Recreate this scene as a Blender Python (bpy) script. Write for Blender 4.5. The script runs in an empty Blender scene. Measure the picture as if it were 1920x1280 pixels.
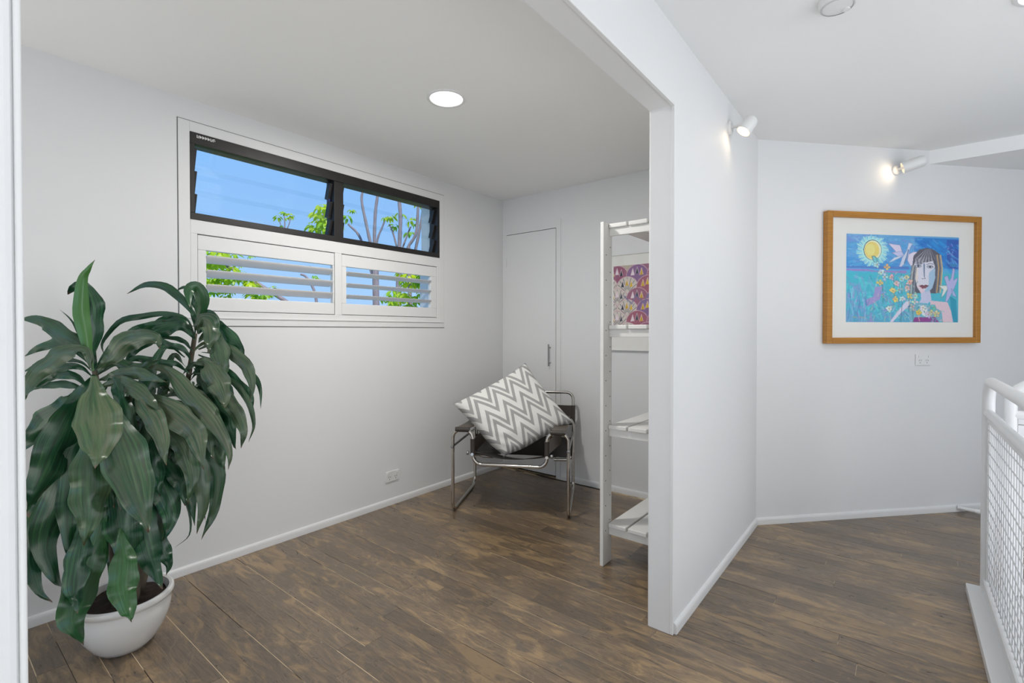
import bpy, math, random
import numpy as np
from mathutils import Vector, noise as mnoise

random.seed(7)
rng = np.random.default_rng(11)
scene = bpy.context.scene
COL = scene.collection

# ------------------------------------------------------------------ camera
FPX, EYE, YAW, PITCH = 915.0, 1.23, math.radians(38.6), math.radians(0.65)
CYP = 620 + FPX * math.tan(PITCH)
cam_d = bpy.data.cameras.new('camera')
cam_d.sensor_width = 36.0
cam_d.lens = FPX / 1920 * 36.0
cam_d.shift_y = -(640 - CYP) / 1920
cam_d.clip_start = 0.02
cam = bpy.data.objects.new('camera', cam_d)
COL.objects.link(cam)
cam.location = (0, 0, EYE)
cam.rotation_euler = (math.pi / 2 - PITCH, 0, YAW)
scene.camera = cam

# ------------------------------------------------------------------ sky, sun, daylight, fill lights, exposure
world = bpy.data.worlds.new('sky')
scene.world = world
world.use_nodes = True
wn, wl = world.node_tree.nodes, world.node_tree.links
wn.clear()
w_tc = wn.new('ShaderNodeTexCoord')
w_sep = wn.new('ShaderNodeSeparateXYZ')
w_ramp = wn.new('ShaderNodeValToRGB')
w_bg = wn.new('ShaderNodeBackground')
w_out = wn.new('ShaderNodeOutputWorld')
wl.new(w_tc.outputs['Generated'], w_sep.inputs[0])
wl.new(w_sep.outputs['Z'], w_ramp.inputs[0])
w_ramp.color_ramp.elements[0].position = 0.0
w_ramp.color_ramp.elements[0].color = (0.42, 0.66, 1.0, 1)
w_ramp.color_ramp.elements[1].position = 0.75
w_ramp.color_ramp.elements[1].color = (0.17, 0.42, 0.95, 1)
e = w_ramp.color_ramp.elements.new(0.32)
e.color = (0.27, 0.55, 1.0, 1)
w_bg.inputs['Strength'].default_value = 0.95
wl.new(w_ramp.outputs[0], w_bg.inputs[0])
wl.new(w_bg.outputs[0], w_out.inputs[0])

def add_light(name, kind, loc, direction, energy, color=(1, 1, 1), **kw):
    d = bpy.data.lights.new(name, kind)
    d.energy = energy
    d.color = color
    for k, v in kw.items():
        setattr(d, k, v)
    o = bpy.data.objects.new(name, d)
    COL.objects.link(o)
    o.location = loc
    o.rotation_euler = Vector(direction).to_track_quat('-Z', 'Y').to_euler()
    return o

add_light('sun', 'SUN', (5, -3, 9), (-0.55, 0.30, -0.78), 4.2, (1.0, 0.95, 0.86), angle=0.01)
# unseen side window's daylight, then added fill lights brightening ceilings and nook
LIGHTS = [
    ('daylight_side', (3.13, 1.70, 1.0), (-1, 0, 0), 44, (1.0, 0.945, 0.86), 2.1, 3.0),
    ('fill_hall_up', (2.0, -1.9, 0.04), (0, 0, 1), 44, (1.0, 0.97, 0.93), 2.4, 1.9),  # added uplight to brighten the ceilings
    ('fill_stair_up', (1.85, 1.3, -2.6), (0, 0, 1), 25, (1.0, 0.945, 0.86), 2.2, 2.6),  # added uplight in the stairwell for the hall ceiling
    ('fill_nook', (-1.85, -2.36, 1.30), (0, 1, 0), 4, (1.0, 0.99, 0.975), 1.5, 2.0),  # added fill at the unseen end of the nook
    ('fill_nook_up', (-1.75, -1.15, 0.04), (0, 0, 1), 16.5, (1.0, 0.985, 0.96), 1.7, 1.6),  # added uplight on the unseen nook floor
]
for nm, loc, dr, en, colr, sx_, sy_ in LIGHTS:
    add_light(nm, 'AREA', loc, dr, en, colr, shape='RECTANGLE', size=sx_, size_y=sy_)

scene.view_settings.view_transform = 'Standard'
scene.view_settings.look = 'None'
scene.view_settings.gamma = 1.0
scene.view_settings.exposure = 0.1
scene.view_settings.use_curve_mapping = False

# ------------------------------------------------------------------ helpers
Fh = np.array([-math.sin(YAW), math.cos(YAW), 0.0])
Rv = np.array([math.cos(YAW), math.sin(YAW), 0.0])
Zv = np.array([0, 0, 1.0])
Fv = Fh * math.cos(PITCH) - Zv * math.sin(PITCH)
Uv = Zv * math.cos(PITCH) + Fh * math.sin(PITCH)
EYEP = np.array([0, 0, EYE])

def at(x, y, d):
    """point of the place seen at (x, y) of the photograph, d metres ahead"""
    return EYEP + (Fv + Rv * (x - 960) / FPX - Uv * (y - CYP) / FPX) * d

def lin(c):
    return tuple((v / 255 / 12.92) if v / 255 <= 0.04045 else ((v / 255 + 0.055) / 1.055) ** 2.4 for v in c)

WORLD_ORG = {}

def tag(o, label=None, cat=None, group=None, kind=None):
    if label: o['label'] = label
    if cat: o['category'] = cat
    if group: o['group'] = group
    if kind: o['kind'] = kind
    return o

def empty(name, loc, label=None, cat=None, group=None, kind=None):
    o = bpy.data.objects.new(name, None)
    o.empty_display_size = 0.1
    COL.objects.link(o)
    o.location = loc
    WORLD_ORG[o] = np.array(loc, float)
    return tag(o, label, cat, group, kind)

class MB:
    def __init__(self):
        self.v, self.f, self.uv = [], [], None

    def add(self, vs, fs):
        n = len(self.v)
        self.v += [tuple(map(float, p)) for p in vs]
        self.f += [tuple(i + n for i in f) for f in fs]
        return self

    def box(self, a, b):
        x0, y0, z0 = a
        x1, y1, z1 = b
        vs = [(x0, y0, z0), (x1, y0, z0), (x1, y1, z0), (x0, y1, z0), (x0, y0, z1), (x1, y0, z1), (x1, y1, z1), (x0, y1, z1)]
        return self.add(vs, [(0, 3, 2, 1), (4, 5, 6, 7), (0, 1, 5, 4), (1, 2, 6, 5), (2, 3, 7, 6), (3, 0, 4, 7)])

    def obox(self, o, ax, ay, az):
        """box with corner o and edge vectors ax, ay, az"""
        o, ax, ay, az = (np.array(q, float) for q in (o, ax, ay, az))
        vs = [o, o + ax, o + ax + ay, o + ay, o + az, o + ax + az, o + ax + ay + az, o + ay + az]
        fs = [(0, 3, 2, 1), (4, 5, 6, 7), (0, 1, 5, 4), (1, 2, 6, 5), (2, 3, 7, 6), (3, 0, 4, 7)]
        if np.dot(np.cross(ax, ay), az) < 0:
            fs = [f[::-1] for f in fs]
        return self.add(vs, fs)

    def prism(self, pts, vec):
        """polygon pts (3D) extruded by vec"""
        pts = [np.array(p, float) for p in pts]
        vec = np.array(vec, float)
        n = len(pts)
        vs = pts + [p + vec for p in pts]
        nrm = sum((np.cross(pts[i] - pts[0], pts[(i + 1) % n] - pts[0]) for i in range(n)), np.zeros(3))
        fs = [tuple(range(n))[::-1], tuple(range(n, 2 * n))] + [(i, (i + 1) % n, n + (i + 1) % n, n + i) for i in range(n)]
        if np.dot(nrm, vec) < 0:
            fs = [f[::-1] for f in fs]
        return self.add(vs, fs)

    def tube(self, pts, r, n=10, caps=True):
        pts = [np.array(p, float) for p in pts]
        m = len(pts)
        rs = r if hasattr(r, '__len__') else [r] * m
        t = []
        for i in range(m):
            d = pts[min(i + 1, m - 1)] - pts[max(i - 1, 0)]
            t.append(d / (np.linalg.norm(d) + 1e-12))
        up = np.array([0, 0, 1.0]) if abs(t[0][2]) < 0.9 else np.array([1.0, 0, 0])
        a = np.cross(t[0], up); a /= np.linalg.norm(a)
        vs = []
        for i in range(m):
            a = a - t[i] * np.dot(a, t[i]); a /= np.linalg.norm(a) + 1e-12
            b = np.cross(t[i], a)
            for k in range(n):
                g = 2 * math.pi * k / n
                vs.append(pts[i] + (a * math.cos(g) + b * math.sin(g)) * rs[i])
        fs = []
        for i in range(m - 1):
            for k in range(n):
                k2 = (k + 1) % n
                fs.append((i * n + k, i * n + k2, (i + 1) * n + k2, (i + 1) * n + k))
        if caps:
            fs.append(tuple(range(n))[::-1])
            fs.append(tuple((m - 1) * n + k for k in range(n)))
        return self.add(vs, fs)

    def lathe(self, prof, n=32, c=(0, 0, 0), axis=(0, 0, 1)):
        """prof: list of (radius, height along axis)"""
        ax = np.array(axis, float); ax /= np.linalg.norm(ax)
        s = np.array([1.0, 0, 0]) if abs(ax[0]) < 0.9 else np.array([0, 1.0, 0])
        a = np.cross(ax, s); a /= np.linalg.norm(a)
        b = np.cross(ax, a)
        c = np.array(c, float)
        vs = []
        for (r, h) in prof:
            for k in range(n):
                g = 2 * math.pi * k / n
                vs.append(c + ax * h + (a * math.cos(g) + b * math.sin(g)) * max(r, 1e-5))
        fs = []
        for i in range(len(prof) - 1):
            for k in range(n):
                k2 = (k + 1) % n
                fs.append((i * n + k, i * n + k2, (i + 1) * n + k2, (i + 1) * n + k))
        return self.add(vs, fs)

    def build(self, name, mat, parent=None, smooth=False, bevel=0, seg=2, uv=None, org=None):
        v = np.array(self.v, float)
        if org is None:
            lo, hi = v.min(0), v.max(0)
            org = (lo + hi) / 2
            if parent is None:
                org[2] = lo[2]
        org = np.array(org, float)
        me = bpy.data.meshes.new(name)
        me.from_pydata((v - org).tolist(), [], self.f)
        me.update()
        if mat: me.materials.append(mat)
        if smooth:
            for p in me.polygons: p.use_smooth = True
        if uv is not None:
            l = me.uv_layers.new(name='UVMap')
            for lp in me.loops:
                l.data[lp.index].uv = uv[lp.vertex_index]
        o = bpy.data.objects.new(name, me)
        COL.objects.link(o)
        if smooth == 'auto':
            me.set_sharp_from_angle(angle=math.radians(40))
        WORLD_ORG[o] = org
        if parent is not None:
            o.parent = parent
            o.location = org - WORLD_ORG[parent]
        else:
            o.location = org
        if bevel:
            m = o.modifiers.new('bevel', 'BEVEL')
            m.width = bevel; m.segments = seg; m.limit_method = 'ANGLE'; m.angle_limit = math.radians(40)
        return o

def fillet(pts, r, n=6):
    pts = [np.array(p, float) for p in pts]
    out = [pts[0]]
    for i in range(1, len(pts) - 1):
        p = pts[i]
        a, b = pts[i - 1] - p, pts[i + 1] - p
        la, lb = np.linalg.norm(a), np.linalg.norm(b)
        a, b = a / la, b / lb
        ang = math.acos(max(-1, min(1, float(np.dot(a, b)))))
        if ang > 3.1:
            out.append(p); continue
        d = min(r / math.tan(ang / 2), la * 0.48, lb * 0.48)
        rr = d * math.tan(ang / 2)
        bis = (a + b) / np.linalg.norm(a + b)
        c = p + bis * (rr / math.sin(ang / 2))
        s, e_ = p + a * d - c, p + b * d - c
        tot = math.pi - ang
        for k in range(n + 1):
            q = k / n
            v = (math.sin((1 - q) * tot) * s + math.sin(q * tot) * e_) / math.sin(tot)
            out.append(c + v)
    out.append(pts[-1])
    return out

def catmull(pts, n):
    pts = [np.array(p, float) for p in pts]
    P = [2 * pts[0] - pts[1]] + pts + [2 * pts[-1] - pts[-2]]
    segs = len(pts) - 1
    out = []
    for i in range(n + 1):
        t = i / n * segs
        k = min(int(t), segs - 1)
        u = t - k
        p0, p1, p2, p3 = P[k], P[k + 1], P[k + 2], P[k + 3]
        out.append(0.5 * ((2 * p1) + (-p0 + p2) * u + (2 * p0 - 5 * p1 + 4 * p2 - p3) * u * u + (-p0 + 3 * p1 - 3 * p2 + p3) * u ** 3))
    return out

# ------------------------------------------------------------------ materials
def base_mat(name):
    m = bpy.data.materials.new(name)
    m.use_nodes = True
    nt = m.node_tree
    return m, nt, nt.nodes['Principled BSDF']

def plain(name, rgb, rough=0.5, metal=0.0, spec=0.5, var=0.03, bump=0.0, scale=12.0, coat=0.0):
    """procedural surface: colour with a faint noise variation and optional fine relief"""
    m, nt, b = base_mat(name)
    N, L = nt.nodes, nt.links
    tc = N.new('ShaderNodeTexCoord')
    nz = N.new('ShaderNodeTexNoise')
    nz.inputs['Scale'].default_value = scale
    nz.inputs['Detail'].default_value = 3
    L.new(tc.outputs['Object'], nz.inputs['Vector'])
    mx = N.new('ShaderNodeMixRGB')
    c = lin(rgb)
    mx.inputs[1].default_value = tuple(v * (1 - var) for v in c) + (1,)
    mx.inputs[2].default_value = tuple(min(1, v * (1 + var)) for v in c) + (1,)
    L.new(nz.outputs['Fac'], mx.inputs[0])
    L.new(mx.outputs[0], b.inputs['Base Color'])
    b.inputs['Roughness'].default_value = rough
    b.inputs['Metallic'].default_value = metal
    b.inputs['Specular IOR Level'].default_value = spec
    b.inputs['Coat Weight'].default_value = coat
    if bump:
        bp = N.new('ShaderNodeBump')
        bp.inputs['Strength'].default_value = bump
        bp.inputs['Distance'].default_value = 0.002
        n2 = N.new('ShaderNodeTexNoise')
        n2.inputs['Scale'].default_value = scale * 25
        L.new(tc.outputs['Object'], n2.inputs['Vector'])
        L.new(n2.outputs['Fac'], bp.inputs['Height'])
        L.new(bp.outputs[0], b.inputs['Normal'])
    return m

def emissive(name, rgb, strength):
    m, nt, b = base_mat(name)
    b.inputs['Base Color'].default_value = lin(rgb) + (1,)
    b.inputs['Emission Color'].default_value = lin(rgb) + (1,)
    b.inputs['Emission Strength'].default_value = strength
    return m

M = {}
M['wall'] = plain('wall_paint', (232, 232, 232), 0.62, spec=0.3, var=0.01, bump=0.06, scale=3)
M['ceiling'] = plain('ceiling_paint', (246, 246, 245), 0.8, spec=0.2, var=0.008, scale=3)
M['trim'] = plain('gloss_trim_paint', (232, 232, 231), 0.3, var=0.01, scale=5)
M['white_wood'] = plain('white_painted_timber', (228, 227, 223), 0.45, var=0.05, bump=0.12, scale=9)
M['shutter'] = plain('shutter_paint', (231, 231, 230), 0.38, var=0.01)
M['black_alu'] = plain('black_aluminium', (40, 38, 37), 0.42, metal=0.2, var=0.25, scale=20)
M['clip'] = plain('louvre_clip_plastic', (34, 32, 31), 0.5, var=0.2)
M['blue_clip'] = plain('blue_clip_plastic', (30, 40, 130), 0.5)
M['chrome'] = plain('chrome_tube', (196, 192, 186), 0.16, metal=1.0, var=0.08, scale=30)
M['steel'] = plain('brushed_steel', (150, 150, 150), 0.35, metal=0.9, var=0.05)
M['leather'] = plain('dark_leather', (58, 52, 47), 0.42, var=0.3, bump=0.3, scale=8)
M['leather_worn'] = plain('worn_brown_leather', (88, 78, 66), 0.4, var=0.25, bump=0.3, scale=9)
M['pot'] = plain('white_glazed_ceramic', (226, 226, 224), 0.16, var=0.02, coat=0.4)
M['soil'] = plain('potting_soil', (46, 34, 26), 0.95, var=0.6, bump=1.0, scale=40)
M['cane'] = plain('grey_brown_cane', (92, 84, 70), 0.85, var=0.35, bump=0.8, scale=30)
M['plastic'] = plain('white_plastic', (234, 234, 233), 0.35, var=0.01)
M['slot'] = plain('dark_slot', (70, 70, 70), 0.7)
M['mat_board'] = plain('mat_board', (243, 242, 236), 0.85, var=0.01)
M['rail_paint'] = plain('white_enamel', (231, 231, 231), 0.32, var=0.01)
M['gap_shade'] = plain('dark_gap_shade', (38, 36, 34), 0.9)
M['ground'] = plain('garden_ground', (96, 110, 60), 0.95, var=0.4, scale=2)
M['lamp_glow'] = emissive('downlight_diffuser', (255, 253, 246), 3.0)
M['bulb_glow'] = emissive('warm_bulb', (255, 225, 180), 5.0)
M['stair_wall'] = plain('stairwell_paint', (222, 222, 222), 0.7, var=0.01)
M['line_light'] = plain('pale_grey_plastic', (206, 206, 206), 0.6)
M['line_shadow'] = plain('gap_shade_line', (120, 118, 116), 0.9)

def frame_wood(name, c1, c2):
    m, nt, b = base_mat(name)
    N, L = nt.nodes, nt.links
    tc = N.new('ShaderNodeTexCoord'); mp = N.new('ShaderNodeMapping'); nz = N.new('ShaderNodeTexNoise'); rp = N.new('ShaderNodeValToRGB')
    mp.inputs['Scale'].default_value = (2, 2, 30)
    nz.inputs['Scale'].default_value = 3; nz.inputs['Detail'].default_value = 5
    rp.color_ramp.elements[0].color = lin(c1) + (1,); rp.color_ramp.elements[0].position = 0.3
    rp.color_ramp.elements[1].color = lin(c2) + (1,); rp.color_ramp.elements[1].position = 0.7
    L.new(tc.outputs['Object'], mp.inputs[0]); L.new(mp.outputs[0], nz.inputs[0]); L.new(nz.outputs[0], rp.inputs[0]); L.new(rp.outputs[0], b.inputs['Base Color'])
    b.inputs['Roughness'].default_value = 0.35
    return m
M['oak'] = frame_wood('honey_oak', (168, 112, 40), (192, 134, 54))

def plank_mat():
    m, nt, b = base_mat('stained_floorboard')
    N, L = nt.nodes, nt.links
    geo = N.new('ShaderNodeNewGeometry'); oi = N.new('ShaderNodeObjectInfo')
    tc = N.new('ShaderNodeTexCoord')
    add = N.new('ShaderNodeVectorMath'); add.operation = 'ADD'
    sc = N.new('ShaderNodeVectorMath'); sc.operation = 'SCALE'; sc.inputs['Scale'].default_value = 57.0
    cmb = N.new('ShaderNodeCombineXYZ')
    L.new(oi.outputs['Random'], cmb.inputs[0]); L.new(oi.outputs['Random'], cmb.inputs[1])
    L.new(cmb.outputs[0], sc.inputs[0]); L.new(tc.outputs['Object'], add.inputs[0]); L.new(sc.outputs[0], add.inputs[1])

    def noise(vec, scale, stretch, detail=4, rough=0.55, dist=0.0):
        mp = N.new('ShaderNodeMapping'); mp.inputs['Scale'].default_value = stretch
        nz = N.new('ShaderNodeTexNoise')
        nz.inputs['Scale'].default_value = scale; nz.inputs['Detail'].default_value = detail
        nz.inputs['Roughness'].default_value = rough; nz.inputs['Distortion'].default_value = dist
        L.new(vec, mp.inputs[0]); L.new(mp.outputs[0], nz.inputs['Vector'])
        return nz.outputs['Fac']

    def ramp(fac, stops):
        r = N.new('ShaderNodeValToRGB')
        els = r.color_ramp.elements
        els[0].position, els[0].color = stops[0][0], stops[0][1]
        els[1].position, els[1].color = stops[-1][0], stops[-1][1]
        for p, c in stops[1:-1]:
            q = els.new(p); q.color = c
        L.new(fac, r.inputs[0])
        return r.outputs[0]

    def mix(fac, a, c, mode='MIX'):
        x = N.new('ShaderNodeMixRGB'); x.blend_type = mode
        if isinstance(fac, float): x.inputs[0].default_value = fac
        else: L.new(fac, x.inputs[0])
        for s, q in ((1, a), (2, c)):
            if isinstance(q, tuple): x.inputs[s].default_value = q
            else: L.new(q, x.inputs[s])
        return x.outputs[0]

    G = lambda v: (v, v, v, 1)
    pos = geo.outputs['Position']
    own = add.outputs[0]
    dark, mid, tan, pale = (lin(c) + (1,) for c in ((88, 76, 62), (120, 102, 82), (154, 128, 94), (190, 172, 146)))
    grain = noise(own, 9, (1.2, 14, 1), 6, 0.6, 0.6)
    base = ramp(grain, [(0.30, dark), (0.62, mid), (0.85, lin((138, 118, 95)) + (1,))])
    # worn patches: blotches that run over several boards, broken up by each board's own figure
    wear_big = noise(pos, 1.6, (1, 1.8, 1), 3, 0.55, 0.8)
    wear_own = noise(own, 5.5, (1, 3.2, 1), 5, 0.62, 1.4)
    wsum = N.new('ShaderNodeMath'); wsum.operation = 'MULTIPLY_ADD'
    L.new(wear_big, wsum.inputs[0]); wsum.inputs[1].default_value = 0.75; L.new(wear_own, wsum.inputs[2])
    wear = ramp(wsum.outputs[0], [(0.84, G(0)), (0.96, G(0.5)), (1.12, G(0.95))])
    col = mix(wear, base, tan)
    # contour-like pale figure around knots
    ring = noise(own, 3.2, (1, 2.2, 1), 2, 0.5, 2.2)
    rg = ramp(ring, [(0.52, G(0)), (0.545, G(0.2)), (0.57, G(0)), (0.60, G(0))])
    col = mix(rg, col, lin((172, 146, 112)) + (1,))
    # dark stain blotches
    st = noise(pos, 6.0, (1, 1.4, 1), 3, 0.5, 0.5)
    stf = ramp(st, [(0.62, G(0)), (0.70, G(0.55))])
    col = mix(stf, col, lin((92, 84, 74)) + (1,))
    # scuffs and dust specks
    sp = noise(pos, 90.0, (1, 1, 1), 2, 0.5)
    spf = ramp(sp, [(0.735, G(0)), (0.76, G(0.6))])
    col = mix(spf, col, pale)
    sc2 = noise(pos, 14.0, (1, 1, 1), 3, 0.55, 3.0)
    scf = ramp(sc2, [(0.485, G(0)), (0.5, G(0.34)), (0.515, G(0)), (0.6, G(0))])
    gate = ramp(noise(pos, 2.3, (1, 1, 1), 2), [(0.52, G(0)), (0.62, G(1))])
    scm = N.new('ShaderNodeMath'); scm.operation = 'MULTIPLY'; L.new(scf, scm.inputs[0]); L.new(gate, scm.inputs[1])
    col = mix(scm.outputs[0], col, lin((168, 146, 114)) + (1,))
    # tone from board to board
    tone = ramp(oi.outputs['Random'], [(0.0, G(0.78)), (0.5, G(1.0)), (1.0, G(1.2))])
    col = mix(1.0, col, tone, 'MULTIPLY')
    L.new(col, b.inputs['Base Color'])
    rr = ramp(wear_own, [(0.3, G(0.26)), (0.7, G(0.42))])
    L.new(rr, b.inputs['Roughness'])
    bp = N.new('ShaderNodeBump'); bp.inputs['Strength'].default_value = 0.12; bp.inputs['Distance'].default_value = 0.002
    L.new(grain, bp.inputs['Height']); L.new(bp.outputs[0], b.inputs['Normal'])
    b.inputs['Specular IOR Level'].default_value = 0.6
    b.inputs['Coat Weight'].default_value = 0.35
    b.inputs['Coat Roughness'].default_value = 0.3
    return m
M['plank'] = plank_mat()

def filler_mat():
    m, nt, b = base_mat('joint_dust')
    N, L = nt.nodes, nt.links
    geo = N.new('ShaderNodeNewGeometry'); mp = N.new('ShaderNodeMapping'); nz = N.new('ShaderNodeTexNoise'); rp = N.new('ShaderNodeValToRGB')
    mp.inputs['Scale'].default_value = (1.6, 9, 1)
    nz.inputs['Scale'].default_value = 1.7; nz.inputs['Detail'].default_value = 4
    rp.color_ramp.elements[0].position = 0.44; rp.color_ramp.elements[0].color = lin((52, 44, 36)) + (1,)
    rp.color_ramp.elements[1].position = 0.50; rp.color_ramp.elements[1].color = lin((226, 206, 172)) + (1,)
    L.new(geo.outputs['Position'], mp.inputs[0]); L.new(mp.outputs[0], nz.inputs['Vector']); L.new(nz.outputs['Fac'], rp.inputs[0]); L.new(rp.outputs[0], b.inputs['Base Color'])
    b.inputs['Roughness'].default_value = 0.9
    return m
M['filler'] = filler_mat()

def glass_mat(name, tint, refl=0.06):
    m = bpy.data.materials.new(name)
    m.use_nodes = True
    nt = m.node_tree; N, L = nt.nodes, nt.links
    N.clear()
    out = N.new('ShaderNodeOutputMaterial'); mx = N.new('ShaderNodeMixShader'); tr = N.new('ShaderNodeBsdfTransparent'); gl = N.new('ShaderNodeBsdfGlossy'); lw = N.new('ShaderNodeLayerWeight')
    lw.inputs['Blend'].default_value = 0.5
    pw = N.new('ShaderNodeMath'); pw.operation = 'POWER'; pw.inputs[1].default_value = 4.0
    pa = N.new('ShaderNodeMath'); pa.operation = 'ADD'; pa.inputs[1].default_value = 0.04
    L.new(lw.outputs['Facing'], pw.inputs[0]); L.new(pw.outputs[0], pa.inputs[0])
    gl.inputs['Roughness'].default_value = 0.02
    tr.inputs[0].default_value = tint + (1,)
    ml = N.new('ShaderNodeMath'); ml.operation = 'MULTIPLY'; ml.inputs[1].default_value = refl
    L.new(pa.outputs[0], ml.inputs[0])
    L.new(ml.outputs[0], mx.inputs[0]); L.new(tr.outputs[0], mx.inputs[1]); L.new(gl.outputs[0], mx.inputs[2]); L.new(mx.outputs[0], out.inputs[0])
    return m
M['glass'] = glass_mat('louvre_glass', (0.95, 0.975, 0.985), 0.6)
M['picture_glass'] = glass_mat('picture_glass', (1.0, 1.0, 1.0), 0.7)

def attr_mat(name, rough=0.6):
    m, nt, b = base_mat(name)
    a = nt.nodes.new('ShaderNodeVertexColor'); a.layer_name = 'Col'
    nt.links.new(a.outputs[0], b.inputs['Base Color'])
    b.inputs['Roughness'].default_value = rough
    b.inputs['Specular IOR Level'].default_value = 0.2
    return m
M['print'] = attr_mat('printed_artwork', 0.7)

def leaf_mat(name='dracaena_leaf'):
    """green blade with paler length-wise veins; Object colour R = dustiness, G = light green"""
    m, nt, b = base_mat(name)
    N, L = nt.nodes, nt.links
    uv = N.new('ShaderNodeUVMap'); oi = N.new('ShaderNodeObjectInfo'); sep = N.new('ShaderNodeSeparateColor')
    L.new(oi.outputs['Color'], sep.inputs[0])
    mp = N.new('ShaderNodeMapping'); mp.inputs['Scale'].default_value = (9, 1.1, 1)
    nz = N.new('ShaderNodeTexNoise'); nz.inputs['Scale'].default_value = 2.2; nz.inputs['Detail'].default_value = 5; nz.inputs['Roughness'].default_value = 0.6
    nz.noise_dimensions = '4D'
    w = N.new('ShaderNodeMath'); w.operation = 'MULTIPLY'; w.inputs[1].default_value = 40
    L.new(oi.outputs['Random'], w.inputs[0]); L.new(w.outputs[0], nz.inputs['W'])
    L.new(uv.outputs[0], mp.inputs[0]); L.new(mp.outputs[0], nz.inputs['Vector'])
    r = N.new('ShaderNodeValToRGB')
    r.color_ramp.elements[0].position = 0.32; r.color_ramp.elements[0].color = lin((12, 42, 29)) + (1,)
    r.color_ramp.elements[1].position = 0.72; r.color_ramp.elements[1].color = lin((66, 116, 70)) + (1,)
    q = r.color_ramp.elements.new(0.52); q.color = lin((25, 74, 47)) + (1,)
    L.new(nz.outputs['Fac'], r.inputs[0])
    dust = N.new('ShaderNodeMixRGB'); dust.inputs[2].default_value = lin((132, 127, 104)) + (1,)
    n2 = N.new('ShaderNodeTexNoise'); n2.inputs['Scale'].default_value = 3.0; n2.inputs['Detail'].default_value = 4; n2.noise_dimensions = '4D'
    mp2 = N.new('ShaderNodeMapping'); mp2.inputs['Scale'].default_value = (3, 1, 1)
    L.new(uv.outputs[0], mp2.inputs[0]); L.new(mp2.outputs[0], n2.inputs['Vector']); L.new(w.outputs[0], n2.inputs['W'])
    r2 = N.new('ShaderNodeValToRGB'); r2.color_ramp.elements[0].position = 0.3; r2.color_ramp.elements[1].position = 0.7
    L.new(n2.outputs['Fac'], r2.inputs[0])
    ml = N.new('ShaderNodeMath'); ml.operation = 'MULTIPLY'
    L.new(r2.outputs[0], ml.inputs[0]); L.new(sep.outputs[0], ml.inputs[1])
    L.new(ml.outputs[0], dust.inputs[0]); L.new(r.outputs[0], dust.inputs[1])
    fresh = N.new('ShaderNodeMixRGB'); fresh.inputs[2].default_value = lin((86, 140, 62)) + (1,)
    L.new(sep.outputs[1], fresh.inputs[0]); L.new(dust.outputs[0], fresh.inputs[1])
    # brown dry tip (v close to 1)
    sx = N.new('ShaderNodeSeparateXYZ'); L.new(uv.outputs[0], sx.inputs[0])
    tip = N.new('ShaderNodeMapRange'); tip.inputs['From Min'].default_value = 0.965; tip.inputs['From Max'].default_value = 0.995
    L.new(sx.outputs['Y'], tip.inputs['Value'])
    tm = N.new('ShaderNodeMixRGB'); tm.inputs[2].default_value = lin((96, 70, 46)) + (1,)
    L.new(tip.outputs[0], tm.inputs[0]); L.new(fresh.outputs[0], tm.inputs[1])
    L.new(tm.outputs[0], b.inputs['Base Color'])
    b.inputs['Roughness'].default_value = 0.3
    b.inputs['Specular IOR Level'].default_value = 0.6
    return m
M['leaf'] = leaf_mat()

def garden_leaf(name, rgb, trans):
    m = bpy.data.materials.new(name); m.use_nodes = True
    nt = m.node_tree; N, L = nt.nodes, nt.links
    b = N['Principled BSDF']; out = N['Material Output']
    oi = N.new('ShaderNodeObjectInfo'); hs = N.new('ShaderNodeMixRGB')
    hs.inputs[1].default_value = lin(rgb) + (1,)
    hs.inputs[2].default_value = lin((min(255, rgb[0] + 66), min(255, rgb[1] + 30), max(0, rgb[2] - 20))) + (1,)
    L.new(oi.outputs['Random'], hs.inputs[0]); L.new(hs.outputs[0], b.inputs['Base Color'])
    b.inputs['Roughness'].default_value = 0.4
    t = N.new('ShaderNodeBsdfTranslucent'); L.new(hs.outputs[0], t.inputs[0])
    mx = N.new('ShaderNodeMixShader'); mx.inputs[0].default_value = trans
    L.new(b.outputs[0], mx.inputs[1]); L.new(t.outputs[0], mx.inputs[2]); L.new(mx.outputs[0], out.inputs[0])
    return m
M['gleaf'] = garden_leaf('garden_leaf', (140, 192, 52), 0.45)
M['bark'] = plain('grey_bark', (142, 130, 134), 0.9, var=0.3, bump=0.8, scale=14)

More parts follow.
